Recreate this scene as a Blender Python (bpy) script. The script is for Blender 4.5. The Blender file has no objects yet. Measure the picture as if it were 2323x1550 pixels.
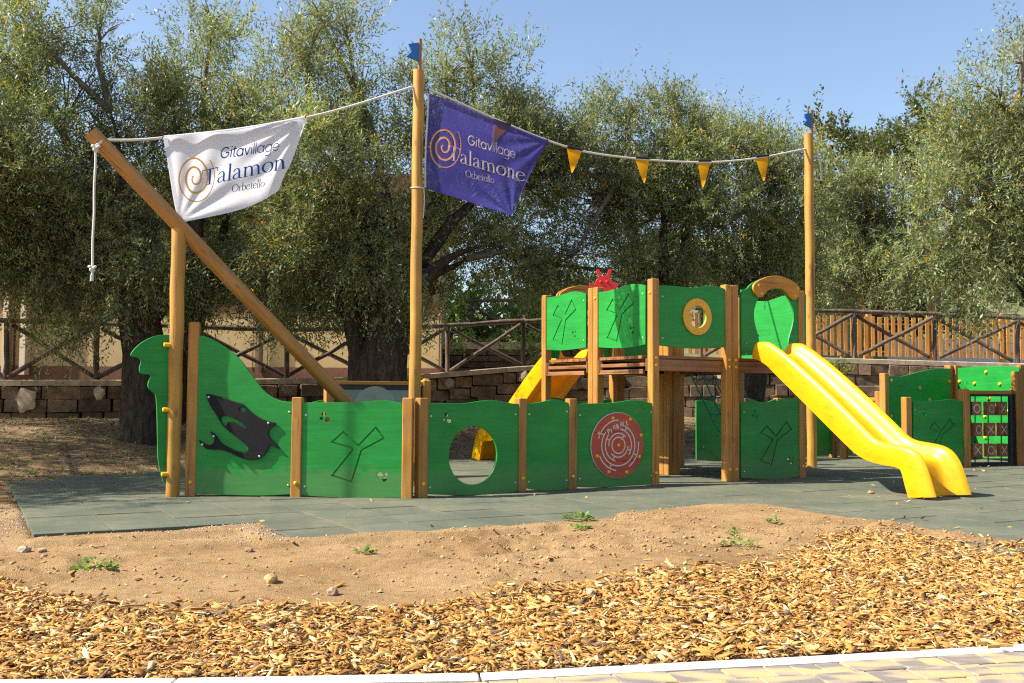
import bpy, bmesh, math, random
import numpy as np
from mathutils import Matrix, Vector

# ------------------------------------------------------------------ camera
rng = np.random.default_rng(7)
random.seed(7)
PW, PH = 2323., 1550.
FOC, HZ, ROLL, EYE = 2258., 898., .006, .95
CX, CY = PW/2, PH/2
_p = math.atan((HZ-CY)/FOC)
CF = np.array([0, math.cos(_p), math.sin(_p)])
_U0 = np.array([0, -math.sin(_p), math.cos(_p)])
_R0 = np.array([1., 0, 0])
CR = _R0*math.cos(ROLL)+_U0*math.sin(ROLL)
CU = _U0*math.cos(ROLL)-_R0*math.sin(ROLL)
ORG = np.array([0, 0, EYE])
scene = bpy.context.scene
COL = scene.collection
cam = bpy.data.cameras.new('camera')
cam.sensor_width = 36.
cam.lens = FOC/PW*36.
cam.clip_start = .05
cam.clip_end = 600.
camo = bpy.data.objects.new('camera', cam)
COL.objects.link(camo)
camo.matrix_world = Matrix(((CR[0], CU[0], -CF[0], 0), (CR[1], CU[1], -CF[1], 0), (CR[2], CU[2], -CF[2], EYE), (0, 0, 0, 1)))
scene.camera = camo

# ------------------------------------------------------------------ light
SUN_EL, SUN_AZ = math.radians(44), math.radians(11)      # azimuth: degrees from the left (-X) towards the viewer
SD = Vector((-math.cos(SUN_EL)*math.cos(SUN_AZ), -math.cos(SUN_EL)*math.sin(SUN_AZ), math.sin(SUN_EL)))
world = bpy.data.worlds.new('World')
scene.world = world
world.use_nodes = True
wt = world.node_tree
sky = wt.nodes.new('ShaderNodeTexSky')
sky.sky_type = 'NISHITA'
sky.sun_disc = False
sky.sun_elevation = SUN_EL
sky.sun_rotation = math.atan2(SD.x, SD.y)
sky.altitude = 30
sky.air_density = 1.0
sky.dust_density = 1.6
sky.ozone_density = 1.2
wt.links.new(sky.outputs[0], wt.nodes['Background'].inputs[0])
wt.nodes['Background'].inputs[1].default_value = .10
sl = bpy.data.lights.new('sun', 'SUN')
sl.energy = 5.
sl.angle = math.radians(.55)
sl.color = (1., .94, .84)
so = bpy.data.objects.new('sun', sl)
COL.objects.link(so)
so.rotation_euler = SD.to_track_quat('Z', 'Y').to_euler()
so.location = (-20, 0, 30)
vs = scene.view_settings
vs.view_transform = 'Standard'
vs.look = 'None'
vs.gamma = 1
vs.use_curve_mapping = False
vs.exposure = 1.18
scene.cycles.max_bounces = 8
scene.cycles.transparent_max_bounces = 8
scene.cycles.sample_clamp_indirect = 4
scene.cycles.use_denoising = False
scene.cycles.filter_width = 1.2

# ------------------------------------------------------------------ pixel -> place helpers
def ray(x, y):
    return CF+CR*((x-CX)/FOC)-CU*((y-CY)/FOC)
def G(x, y, z=0.):
    d = ray(x, y)
    return ORG+d*((z-EYE)/d[2])
def AT(x, y, D):
    d = ray(x, y)
    return ORG+d*(D/d[1])
def proj(P):
    d = np.asarray(P, float)-ORG
    w = d@CF
    return np.stack([CX+FOC*(d@CR)/w, CY-FOC*(d@CU)/w], -1)

# ------------------------------------------------------------------ object helpers
WM = {}
def reg(o, mw, parent=None):
    COL.objects.link(o)
    WM[o.name] = mw.copy()
    o.matrix_basis = mw
    if parent is not None:
        o.parent = parent
        o.matrix_parent_inverse = WM[parent.name].inverted()
    return o
def tag(o, label=None, cat=None, group=None, kind=None):
    if label: o['label'] = label
    if cat: o['category'] = cat
    if group: o['group'] = group
    if kind: o['kind'] = kind
    return o
def thing(name, loc, label, cat, group=None):
    o = bpy.data.objects.new(name, None)
    o.empty_display_size = .2
    reg(o, Matrix.Translation(Vector([float(c) for c in loc])))
    return tag(o, label, cat, group)
def obj(name, me, mat=None, parent=None, mw=None):
    o = bpy.data.objects.new(name, me)
    if mat is not None and len(me.materials) == 0:
        me.materials.append(mat)
    return reg(o, mw if mw is not None else Matrix.Identity(4), parent)
def shade(me, ang=None):
    if ang is None:
        me.shade_smooth()
    else:
        me.shade_smooth()
        me.set_sharp_from_angle(angle=math.radians(ang))
    return me
def np_mesh(name, V, Fq, smooth=False):
    V = np.ascontiguousarray(V, np.float32)
    Fq = np.ascontiguousarray(Fq, np.int32)
    me = bpy.data.meshes.new(name)
    n, k = Fq.shape
    me.vertices.add(len(V))
    me.vertices.foreach_set('co', V.ravel())
    me.loops.add(n*k)
    me.loops.foreach_set('vertex_index', Fq.ravel())
    me.polygons.add(n)
    me.polygons.foreach_set('loop_start', np.arange(0, n*k, k, dtype=np.int32))
    me.update(calc_edges=True)
    if smooth: me.shade_smooth()
    return me
def vcol(me, C, name='Col'):
    a = me.attributes.new(name, 'FLOAT_COLOR', 'POINT')
    C4 = np.ones((len(C), 4), np.float32)
    C4[:, :3] = C
    a.data.foreach_set('color', C4.ravel())
def pyd(name, V, Fs, smooth=False, ang=None):
    me = bpy.data.meshes.new(name)
    me.from_pydata([tuple(map(float, v)) for v in V], [], [list(f) for f in Fs])
    me.update()
    if ang is not None: shade(me, ang)
    elif smooth: me.shade_smooth()
    return me
class MB:
    def __init__(s): s.V = []; s.F = []
    def add(s, V, Fs):
        n = len(s.V)
        s.V += [tuple(map(float, v)) for v in V]
        s.F += [[i+n for i in f] for f in Fs]
        return s
    def mesh(s, name, ang=None): return pyd(name, s.V, s.F, ang=ang)
def bar_geo(w, d, h, b=.006, top=None):
    """square bar along +Z, chamfered edges"""
    top = b if top is None else top
    x, y = w/2, d/2
    def ring(i, z):
        return [(x-b-i, y-i, z), (-x+b+i, y-i, z), (-x+i, y-b-i, z), (-x+i, -y+b+i, z), (-x+b+i, -y+i, z), (x-b-i, -y+i, z), (x-i, -y+b+i, z), (x-i, y-b-i, z)]
    V = ring(0, 0)+ring(0, h-top)+ring(min(top, .3*w), h)
    Fs = []
    for r in (0, 8):
        for i in range(8):
            j = (i+1) % 8
            Fs.append([r+i, r+8+i, r+8+j, r+j][::-1][::-1])
    Fs.append(list(range(16, 24)))
    Fs.append(list(range(7, -1, -1)))
    return V, Fs
_bars = {}
def bar_mesh(w, d, h, b=.006, top=None):
    k = (round(w, 3), round(d, 3), round(h, 3), b, top)
    if k not in _bars:
        V, Fs = bar_geo(w, d, h, b, top)
        me = pyd('bar', V, Fs)
        bm = bmesh.new(); bm.from_mesh(me); bmesh.ops.recalc_face_normals(bm, faces=bm.faces); bm.to_mesh(me); bm.free()
        _bars[k] = me
    return _bars[k]
def frame_mw(p, zdir, up=(0, 0, 1)):
    """matrix with local Z along zdir"""
    z = Vector(zdir).normalized()
    u = Vector(up)
    if abs(z.dot(u)) > .99: u = Vector((0, 1, 0))
    x = u.cross(z).normalized()
    y = z.cross(x)
    return Matrix(((x.x, y.x, z.x, p[0]), (x.y, y.y, z.y, p[1]), (x.z, y.z, z.z, p[2]), (0, 0, 0, 1)))
def upright(p, ang=0.):
    return Matrix.Translation(Vector([float(c) for c in p]))@Matrix.Rotation(ang, 4, 'Z')
def beam(name, p, q, w, d, mat, parent, b=.004, ext=0.):
    p, q = Vector([float(c) for c in p]), Vector([float(c) for c in q])
    L = (q-p).length+2*ext
    dr = (q-p).normalized()
    me = bar_mesh(w, d, L, b)
    if len(me.materials) and me.materials[0] != mat:
        me = me.copy(); me.materials.clear()
    return obj(name, me, mat, parent, frame_mw(p-dr*ext, dr))
def post(name, p, h, ang, mat, parent, w=.095, d=None, top=None):
    me = bar_mesh(w, d or w, h, .007, top)
    if len(me.materials) and me.materials[0] != mat:
        me = me.copy(); me.materials.clear()
    return obj(name, me, mat, parent, upright(p, ang))
def tube_geo(pts, rad, n=10, caps=True, wob=0., seed=0):
    pts = [Vector([float(c) for c in p]) for p in pts]
    m = len(pts)
    rad = [rad]*m if np.isscalar(rad) else list(rad)
    r_ = random.Random(seed)
    V, Fs = [], []
    t0 = (pts[1]-pts[0]).normalized()
    a = Vector((0, 0, 1)) if abs(t0.z) < .9 else Vector((0, 1, 0))
    x = t0.cross(a).normalized()
    for i in range(m):
        t = (pts[min(i+1, m-1)]-pts[max(i-1, 0)]).normalized()
        x = (x-t*x.dot(t)).normalized()
        y = t.cross(x)
        for k in range(n):
            an = 2*math.pi*k/n
            rr = rad[i]*(1+wob*(r_.random()-.5))
            V.append(pts[i]+x*(rr*math.cos(an))+y*(rr*math.sin(an)))
    for i in range(m-1):
        for k in range(n):
            j = (k+1) % n
            Fs.append([i*n+k, i*n+j, (i+1)*n+j, (i+1)*n+k])
    if caps:
        Fs.append(list(range(n-1, -1, -1)))
        Fs.append(list(range((m-1)*n, m*n)))
    return V, Fs
def tube(name, pts, rad, mat, parent, n=10, wob=0., ang=50, seed=0):
    V, Fs = tube_geo(pts, rad, n, True, wob, seed)
    return obj(name, pyd(name, V, Fs, ang=ang), mat, parent)
def crom(P, n=6, closed=False):
    P = [np.asarray(p, float) for p in P]
    m = len(P)
    out = []
    for i in range(m if closed else m-1):
        a = P[(i-1) % m] if closed or i > 0 else P[0]
        b = P[i]
        c = P[(i+1) % m]
        d = P[(i+2) % m] if closed or i+2 < m else P[m-1]
        for k in range(n):
            t = k/n
            out.append(.5*((2*b)+(c-a)*t+(2*a-5*b+4*c-d)*t*t+(3*b-3*c+d-a)*t**3))
    if not closed: out.append(P[-1])
    return out
class Plane:
    """upright plane through two ground points; local x along it, y up, z towards the viewer"""
    def __init__(s, a, b, off=0.):
        s.a = np.array([a[0], a[1], 0.])
        d = np.array([b[0]-a[0], b[1]-a[1], 0.])
        s.len = np.hypot(d[0], d[1])
        s.u = d/s.len
        s.n = np.array([s.u[1], -s.u[0], 0.])
        s.a = s.a+s.n*off
        s.ang = math.atan2(s.u[1], s.u[0])
    def loc(s, x, y):
        d = ray(x, y)
        t = ((s.a-ORG)@s.n)/(d@s.n)
        P = ORG+d*t
        return np.array([(P-s.a)@s.u, P[2]])
    def pt(s, l, h, off=0.): return s.a+s.u*l+np.array([0, 0, h])+s.n*off
    def px(s, x, y, off=0.):
        l = s.loc(x, y)
        return s.pt(l[0], l[1], off)
    def mw(s, off=0.):
        a = s.a+s.n*off
        return Matrix(((s.u[0], 0, s.n[0], a[0]), (s.u[1], 0, s.n[1], a[1]), (0, 1, 0, a[2]), (0, 0, 0, 1)))
def plate_mesh(name, loops, t, bev=.004, ang=40):
    """flat plate with holes, in local xy, thickness t centred on z=0"""
    cu = bpy.data.curves.new(name, 'CURVE')
    cu.dimensions = '2D'
    cu.fill_mode = 'BOTH'
    cu.extrude = max(t/2-bev, .0005)
    cu.bevel_depth = bev
    cu.bevel_resolution = 1
    cu.offset = -bev
    for lp in loops:
        s = cu.splines.new('POLY')
        s.points.add(len(lp)-1)
        for p, q in zip(s.points, lp): p.co = (float(q[0]), float(q[1]), 0, 1)
        s.use_cyclic_u = True
    o = bpy.data.objects.new(name, cu)
    me = bpy.data.meshes.new_from_object(o)
    bpy.data.objects.remove(o)
    bpy.data.curves.remove(cu)
    me.materials.clear()
    me.name = name
    shade(me, ang)
    return me
def plate(name, pl, loops, t, mat, parent, off=0., bev=.004):
    return obj(name, plate_mesh(name, loops, t, bev), mat, parent, pl.mw(off))
def circ(c, r, n=28, ry=None):
    ry = r if ry is None else ry
    return [(c[0]+r*math.cos(2*math.pi*k/n), c[1]+ry*math.sin(2*math.pi*k/n)) for k in range(n)]
def dome_mesh(r=.018, h=.012, n=12):
    V, Fs = [], []
    prof = [(r, 0), (r, h*.35), (r*.85, h*.75), (r*.5, h*.97)]
    for (q, z) in prof:
        for k in range(n): V.append((q*math.cos(2*math.pi*k/n), q*math.sin(2*math.pi*k/n), z))
    V.append((0, 0, h))
    for i in range(3):
        for k in range(n):
            j = (k+1) % n
            Fs.append([i*n+k, i*n+j, (i+1)*n+j, (i+1)*n+k])
    for k in range(n): Fs.append([3*n+k, 3*n+(k+1) % n, 4*n])
    return pyd('dome', V, Fs, smooth=True)

# ------------------------------------------------------------------ materials
def nt_new(name):
    m = bpy.data.materials.new(name)
    m.use_nodes = True
    t = m.node_tree
    return m, t, t.nodes['Principled BSDF']
def N(t, typ, **k):
    n = t.nodes.new('ShaderNode'+typ)
    for a, v in k.items():
        if a.startswith('i_'):
            key = a[2:].replace('_', ' ')
            n.inputs[key].default_value = v
        else: setattr(n, a, v)
    return n
def L(t, a, b): t.links.new(a, b)
def ramp(t, src, stops):
    r = N(t, 'ValToRGB')
    e = r.color_ramp.elements
    while len(e) < len(stops): e.new(.5)
    for x, (p, c) in zip(e, stops):
        x.position = p
        x.color = (*c, 1) if len(c) == 3 else c
    L(t, src, r.inputs[0])
    return r
def mixc(t, fac, a, b, mode='MIX'):
    m = N(t, 'Mix', data_type='RGBA', blend_type=mode)
    for s, v in ((m.inputs[0], fac), (m.inputs[6], a), (m.inputs[7], b)):
        if hasattr(v, 'is_linked'): L(t, v, s)
        else: s.default_value = (*v, 1) if isinstance(v, (tuple, list)) else v
    return m.outputs[2]
def coords(t, scale=(1, 1, 1), rnd=0.):
    tc = N(t, 'TexCoord')
    mp = N(t, 'Mapping')
    mp.inputs['Scale'].default_value = scale
    L(t, tc.outputs['Object'], mp.inputs[0])
    if rnd:
        oi = N(t, 'ObjectInfo')
        ma = N(t, 'Math', operation='MULTIPLY')
        ma.inputs[1].default_value = rnd
        L(t, oi.outputs['Random'], ma.inputs[0])
        cb = N(t, 'CombineXYZ')
        for i in range(3): L(t, ma.outputs[0], cb.inputs[i])
        L(t, cb.outputs[0], mp.inputs['Location'])
    return mp.outputs[0]
def noise(t, vec, scale, detail=4, rough=.55, dist=0.):
    n = N(t, 'TexNoise')
    n.inputs['Scale'].default_value = scale
    n.inputs['Detail'].default_value = detail
    n.inputs['Roughness'].default_value = rough
    n.inputs['Distortion'].default_value = dist
    L(t, vec, n.inputs['Vector'])
    return n
def bump(t, b, height, strength=.3, dist=.01):
    n = N(t, 'Bump')
    n.inputs['Strength'].default_value = strength
    n.inputs['Distance'].default_value = dist
    L(t, height, n.inputs['Height'])
    L(t, n.outputs[0], b.inputs['Normal'])
def rand_tint(t, col, amt):
    oi = N(t, 'ObjectInfo')
    mr = N(t, 'MapRange')
    mr.inputs['To Min'].default_value = 1-amt
    mr.inputs['To Max'].default_value = 1+amt
    L(t, oi.outputs['Random'], mr.inputs[0])
    h = N(t, 'HueSaturation')
    L(t, mr.outputs[0], h.inputs['Value'])
    L(t, col, h.inputs['Color'])
    return h.outputs[0]
def plain(name, c, rough=.5, var=.12, scale=20., bmp=0., metal=0., spec=.5):
    m, t, b = nt_new(name)
    v = coords(t)
    n = noise(t, v, scale, 5)
    lo = tuple(x*(1-var) for x in c)
    hi = tuple(min(1, x*(1+var)) for x in c)
    r = ramp(t, n.outputs[0], [(.3, lo), (.7, hi)])
    L(t, r.outputs[0], b.inputs['Base Color'])
    b.inputs['Roughness'].default_value = rough
    b.inputs['Metallic'].default_value = metal
    b.inputs['Specular IOR Level'].default_value = spec
    if bmp: bump(t, b, n.outputs[0], bmp, .004)
    return m
def wood(name, c1, c2, axis=2, rough=.55, knots=(.25, .1, .03), tint=.1, gs=7., kn=.8):
    m, t, b = nt_new(name)
    sc = [gs*3.2]*3
    sc[axis] = gs*.16
    v = coords(t, sc, 17.)
    n = noise(t, v, 1., 6, .6, .8)
    r = ramp(t, n.outputs[0], [(.25, tuple(x*.72 for x in c2)), (.42, c2), (.58, tuple((a+d)/2 for a, d in zip(c1, c2))), (.75, c1)])
    sc2 = [9.]*3
    sc2[axis] = 3.2
    v2 = coords(t, sc2, 31.)
    vo = N(t, 'TexVoronoi')
    vo.inputs['Scale'].default_value = 1.
    vo.inputs['Randomness'].default_value = 1.
    L(t, v2, vo.inputs['Vector'])
    kr = ramp(t, vo.outputs['Distance'], [(.07, (kn, kn, kn)), (.19, (0, 0, 0))])
    c = mixc(t, kr.outputs[0], r.outputs[0], knots)
    v3 = coords(t, (1, 1, 1), 5.)
    n3 = noise(t, v3, 2.5, 3)
    r3 = ramp(t, n3.outputs[0], [(.3, (.78, .78, .78)), (.7, (1.1, 1.1, 1.1))])
    c = mixc(t, 1., c, r3.outputs[0], 'MULTIPLY')
    # drying cracks along the grain and grey weathering
    sc4 = [26.]*3
    sc4[axis] = .9
    n4 = noise(t, coords(t, sc4, 41.), 1., 3, .5, .3)
    r4 = ramp(t, n4.outputs[0], [(.655, (0, 0, 0)), (.685, (.75,)*3)])
    c = mixc(t, r4.outputs[0], c, tuple(x*.28 for x in c2))
    n5 = noise(t, coords(t, (3, 3, 3), 51.), 1.3, 5, .65)
    r5 = ramp(t, n5.outputs[0], [(.52, (0, 0, 0)), (.78, (.4,)*3)])
    c = mixc(t, r5.outputs[0], c, (.26, .19, .12))
    c = rand_tint(t, c, tint)
    L(t, c, b.inputs['Base Color'])
    b.inputs['Roughness'].default_value = rough
    bump(t, b, n.outputs[0], .25, .003)
    return m
def leafmat(name, silver=(.37, .385, .27), trans=.36, rough=.42, back=.5):
    m, t, b = nt_new(name)
    a = N(t, 'Attribute', attribute_name='Col')
    g = N(t, 'NewGeometry')
    ml = N(t, 'Math', operation='MULTIPLY')
    ml.inputs[1].default_value = back
    L(t, g.outputs['Backfacing'], ml.inputs[0])
    c = mixc(t, ml.outputs[0], a.outputs['Color'], silver)
    L(t, c, b.inputs['Base Color'])
    b.inputs['Roughness'].default_value = rough
    b.inputs['Specular IOR Level'].default_value = .28
    tr = N(t, 'BsdfTranslucent')
    hs = N(t, 'HueSaturation')
    hs.inputs['Saturation'].default_value = 1.25
    hs.inputs['Value'].default_value = 1.5
    L(t, a.outputs['Color'], hs.inputs['Color'])
    L(t, hs.outputs[0], tr.inputs['Color'])
    mx = N(t, 'MixShader')
    mx.inputs[0].default_value = trans
    L(t, b.outputs[0], mx.inputs[1])
    L(t, tr.outputs[0], mx.inputs[2])
    L(t, mx.outputs[0], t.nodes['Material Output'].inputs[0])
    return m
def cloth(name, c, trans=.5, c2=None, sheer=0.):
    m, t, b = nt_new(name)
    v = coords(t)
    n = noise(t, v, 6., 3)
    r = ramp(t, n.outputs[0], [(.3, tuple(x*.97 for x in c)), (.7, c)])
    L(t, r.outputs[0], b.inputs['Base Color'])
    b.inputs['Roughness'].default_value = .75
    b.inputs['Specular IOR Level'].default_value = .2
    tr = N(t, 'BsdfTranslucent')
    tr.inputs['Color'].default_value = (*(c2 or c), 1)
    mx = N(t, 'MixShader')
    mx.inputs[0].default_value = trans
    L(t, b.outputs[0], mx.inputs[1])
    L(t, tr.outputs[0], mx.inputs[2])
    if sheer:
        tp = N(t, 'BsdfTransparent')
        m2 = N(t, 'MixShader')
        m2.inputs[0].default_value = sheer
        L(t, mx.outputs[0], m2.inputs[1])
        L(t, tp.outputs[0], m2.inputs[2])
        mx = m2
    L(t, mx.outputs[0], t.nodes['Material Output'].inputs[0])
    return m
MAT = {}
MAT['post'] = wood('post wood', (.50, .245, .036), (.34, .145, .02), 2)
MAT['mast'] = wood('mast wood', (.55, .3, .045), (.42, .205, .026), 2, tint=.05)
MAT['sprit'] = wood('bowsprit wood', (.50, .26, .055), (.36, .165, .032), 2, tint=.03)
MAT['deck'] = wood('deck wood', (.34, .15, .05), (.2, .08, .024), 2)
MAT['picket'] = wood('picket wood', (.55, .27, .055), (.38, .165, .03), 2, tint=.16)
MAT['log'] = wood('bark log', (.17, .12, .09), (.07, .045, .032), 2, rough=.85, tint=.2, gs=5.)
MAT['greyedge'] = wood('grey wood', (.34, .2, .09), (.22, .12, .05), 0)
def greenmat():
    m, t, b = nt_new('green stained panel')
    v = coords(t, (2.2, 34, 10), 13.)
    n = noise(t, v, 1., 6, .6, .9)
    r = ramp(t, n.outputs[0], [(.2, (.005, .18, .022)), (.42, (.009, .232, .031)), (.58, (.012, .252, .036)), (.82, (.026, .31, .054))])
    v2 = coords(t, (5., 9., 5.), 7.)
    vo = N(t, 'TexVoronoi')
    L(t, v2, vo.inputs['Vector'])
    vo.inputs['Scale'].default_value = 1.
    kr = ramp(t, vo.outputs['Distance'], [(.05, (.45, .45, .45)), (.13, (0, 0, 0))])
    c = mixc(t, kr.outputs[0], r.outputs[0], (.004, .1, .02))
    n3 = noise(t, coords(t, (1.1, 2.6, 1), 3.), 1.6, 5, .6)
    r3 = ramp(t, n3.outputs[0], [(.3, (.76, .78, .76)), (.72, (1.14, 1.1, 1.14))])
    c = mixc(t, 1., c, r3.outputs[0], 'MULTIPLY')
    n4 = noise(t, coords(t, (3, 3, 3), 9.), 5., 6, .7)
    r4 = ramp(t, n4.outputs[0], [(.62, (0, 0, 0)), (.8, (.3, .3, .3))])
    c = mixc(t, r4.outputs[0], c, (.08, .31, .1))
    # dust thrown up from the ground along the foot, in splashes
    tcx = N(t, 'TexCoord')
    sp = N(t, 'SeparateXYZ')
    L(t, tcx.outputs['Object'], sp.inputs[0])
    n5 = noise(t, coords(t, (4, 4, 4), 21.), 2.2, 6, .7)
    ma = N(t, 'Math', operation='MULTIPLY_ADD')
    ma.inputs[1].default_value = -.4
    L(t, n5.outputs[0], ma.inputs[0])
    L(t, sp.outputs['Y'], ma.inputs[2])
    r5 = ramp(t, ma.outputs[0], [(-.0, (.3,)*3), (.09, (.0,)*3)])
    c = mixc(t, r5.outputs[0], c, (.16, .19, .09))
    n6 = noise(t, coords(t, (30, 2.5, 5), 11.), 1.4, 5, .7)
    r6 = ramp(t, n6.outputs[0], [(.66, (0, 0, 0)), (.74, (.35,)*3)])
    c = mixc(t, r6.outputs[0], c, (.06, .28, .1))
    L(t, c, b.inputs['Base Color'])
    b.inputs['Roughness'].default_value = .5
    b.inputs['Specular IOR Level'].default_value = .35
    bump(t, b, n.outputs[0], .2, .002)
    return m
MAT['green'] = greenmat()
MAT['groove'] = plain('carved groove', (.004, .12, .035), .6, .2)
def slidemat():
    m, t, b = nt_new('yellow slide plastic')
    n = noise(t, coords(t), 3., 4)
    r = ramp(t, n.outputs[0], [(.3, (.75, .425, .001)), (.7, (.81, .47, .002))])
    L(t, r.outputs[0], b.inputs['Base Color'])
    n2 = noise(t, coords(t), 40., 4)
    r2 = ramp(t, n2.outputs[0], [(.3, (.26,)*3), (.7, (.5,)*3)])
    n3 = noise(t, coords(t, (14, 1.5, 4)), 3., 6, .7)
    r3 = ramp(t, n3.outputs[0], [(.5, (1, 1, 1)), (.78, (.72, .68, .6))])
    L(t, mixc(t, 1., r.outputs[0], r3.outputs[0], 'MULTIPLY'), b.inputs['Base Color'])
    L(t, r2.outputs[0], b.inputs['Roughness'])
    tr = N(t, 'BsdfTranslucent')
    tr.inputs['Color'].default_value = (.85, .3, .01, 1)
    mx = N(t, 'MixShader')
    mx.inputs[0].default_value = .3
    L(t, b.outputs[0], mx.inputs[1])
    L(t, tr.outputs[0], mx.inputs[2])
    L(t, mx.outputs[0], t.nodes['Material Output'].inputs[0])
    return m
MAT['slide'] = slidemat()
MAT['cap'] = plain('yellow cap', (.72, .42, .012), .35, .08)
MAT['orange'] = wood('orange stained board', (.60, .27, .015), (.48, .19, .008), 0, tint=.03, kn=.15)
MAT['ring'] = plain('amber ring', (.72, .36, .012), .45, .1, 30)
MAT['screw'] = plain('steel screw', (.5, .5, .48), .35, .1, metal=.7)
MAT['black'] = plain('charcoal board', (.013, .012, .013), .75, .35, 60., .2, spec=.2)
MAT['frame'] = plain('dark frame', (.012, .014, .02), .5, .2)
MAT['red'] = plain('red plastic', (.55, .012, .01), .35, .1)
MAT['reddisc'] = wood('red stained disc', (.52, .075, .035), (.42, .052, .027), 0, tint=.0, kn=.1)
MAT['white'] = plain('white paint', (.62, .56, .5), .5, .06)
MAT['blue'] = plain('blue board', (.012, .13, .42), .4, .08)
MAT['rope'] = plain('off white rope', (.62, .6, .55), .85, .2, 160., .4)
MAT['ropedark'] = plain('black band', (.012, .011, .012), .7, .2)
MAT['net'] = plain('green net rope', (.01, .24, .17), .7, .2, 80)
MAT['clothwhite'] = cloth('white cloth', (.88, .88, .93), .52)
MAT['clothblue'] = cloth('violet cloth', (.07, .065, .29), .5, (.085, .072, .37), .16)
MAT['clothorange'] = cloth('orange cloth', (.88, .41, .01), .45)
MAT['inkblue'] = cloth('blue print', (.025, .1, .34), .4, (.025, .1, .4))
MAT['inknavy'] = cloth('navy print', (.02, .04, .14), .4)
MAT['inkamber'] = cloth('amber print', (.72, .42, .13), .45)
MAT['inkpeach'] = cloth('peach print', (.85, .38, .24), .45)
MAT['inklilac'] = cloth('pale print', (.8, .66, .8), .45)
MAT['pane'] = plain('pale grey board', (.17, .235, .2), .35, .15, 6)
MAT['pane2'] = plain('paler grey board', (.24, .29, .24), .35, .15, 6)

# ================================================================== SETTING
def interp(pts):
    P = np.array([(p[0], p[1]) for p in pts])
    P = P[np.argsort(P[:, 0])]
    return lambda x: np.interp(x, P[:, 0], P[:, 1])
def fbm(X, Y, s, o=4, seed=0):
    """smooth value noise on arrays"""
    out = np.zeros_like(X)
    amp = 1.
    tot = 0
    r = np.random.default_rng(seed)
    for k in range(o):
        tab = r.random((256, 256))
        x, y = X*s+13.7*k, Y*s+7.1*k
        xi, yi = np.floor(x).astype(int), np.floor(y).astype(int)
        fx, fy = x-xi, y-yi
        fx = fx*fx*(3-2*fx)
        fy = fy*fy*(3-2*fy)
        a = tab[xi % 256, yi % 256]; b = tab[(xi+1) % 256, yi % 256]
        c = tab[xi % 256, (yi+1) % 256]; d = tab[(xi+1) % 256, (yi+1) % 256]
        out += amp*((a*(1-fx)+b*fx)*(1-fy)+(c*(1-fx)+d*fx)*fy)
        tot += amp
        amp *= .5
        s *= 2.03
    return out/tot
def sstep(x):
    x = np.clip(x, 0, 1)
    return x*x*(3-2*x)

# ---- rubber tile grid
T0 = G(75, 1213)[:2]
_a = G(590, 1184)[:2]-T0
_b = G(22, 1092)[:2]-T0
_th = .5*(math.atan2(_a[1], _a[0])+math.atan2(_b[1], _b[0])-math.pi/2)
TE = np.array([math.cos(_th), math.sin(_th)])
TN = np.array([-TE[1], TE[0]])
TS = .5
poly_px = [(15, 1091), (70, 1216), (590, 1190), (640, 1216), (1230, 1180), (1330, 1172), (1500, 1195), (1700, 1215), (2000, 1245), (2323, 1290), (3100, 1420), (3100, 1060), (2323, 1030), (1900, 1026), (1500, 1036), (1060, 1042), (700, 1052), (360, 1062), (375, 1076)]
poly = np.array([G(*p)[:2] for p in poly_px])
def inpoly(P, poly):
    x, y = P[..., 0], P[..., 1]
    c = np.zeros(x.shape, bool)
    j = len(poly)-1
    for i in range(len(poly)):
        a, b = poly[i], poly[j]
        cond = ((a[1] > y) != (b[1] > y)) & (x < (b[0]-a[0])*(y-a[1])/(b[1]-a[1]+1e-12)+a[0])
        c ^= cond
        j = i
    return c
tiles = set()
for i in range(-3, 45):
    for j in range(-22, 26):
        c = T0+TE*(i+.5)*TS+TN*(j+.5)*TS
        if c[1] > 3 and inpoly(c[None], poly)[0] and c[0] < 9.5: tiles.add((i, j))
def tile_mask(X, Y):
    dx, dy = X-T0[0], Y-T0[1]
    i = np.floor((dx*TE[0]+dy*TE[1])/TS).astype(int)
    j = np.floor((dx*TN[0]+dy*TN[1])/TS).astype(int)
    tab = np.zeros((60, 60), bool)
    for (a, b) in tiles: tab[a+5, b+25] = True
    ok = (i >= -5) & (i < 55) & (j >= -25) & (j < 35)
    return ok & tab[np.clip(i+5, 0, 59), np.clip(j+25, 0, 59)]
front = interp([G(*p)[:2] for p in [(1230, 1178), (1330, 1168), (1450, 1154), (1600, 1139), (1700, 1139), (1850, 1162), (2000, 1181), (2100, 1196), (2323, 1228), (2700, 1290)]])
front_l = interp([G(*p)[:2] for p in [(70, 1214), (590, 1186), (650, 1214), (1230, 1180), (1330, 1170)]])
chip_top = interp([G(*p)[:2] for p in [(-300, 1285), (0, 1300), (150, 1322), (330, 1352), (500, 1366), (700, 1354), (900, 1368), (1050, 1346), (1200, 1320), (1330, 1305), (1500, 1285), (1700, 1268), (1800, 1240), (1950, 1198), (2100, 1212), (2323, 1240), (2700, 1300)]])
kerb_pts = [G(*p)[:2] for p in [(-900, 1545), (-300, 1545), (0, 1543), (570, 1537), (1160, 1525), (1700, 1496), (2323, 1462), (3000, 1425)]]
kerb = interp(kerb_pts)
slope0 = interp([(-40, 10.0), (-7, 10.6), (-4.5, 12.2), (-1, 14.4), (3, 15.6), (9, 15.6), (40, 15.6)])
wallD = interp([(-40, 16.4), (-8.6, 16.4), (-3.6, 17.6), (-1.4, 19.4), (1.2, 20.), (40, 20.)])
def ground_z(X, Y):
    z = .55*sstep((Y-slope0(X))/(wallD(X)-slope0(X)))
    z = z+.03*(fbm(X, Y, .7, 3, 3)-.5)*sstep((Y-slope0(X))/1.)
    return z
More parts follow.
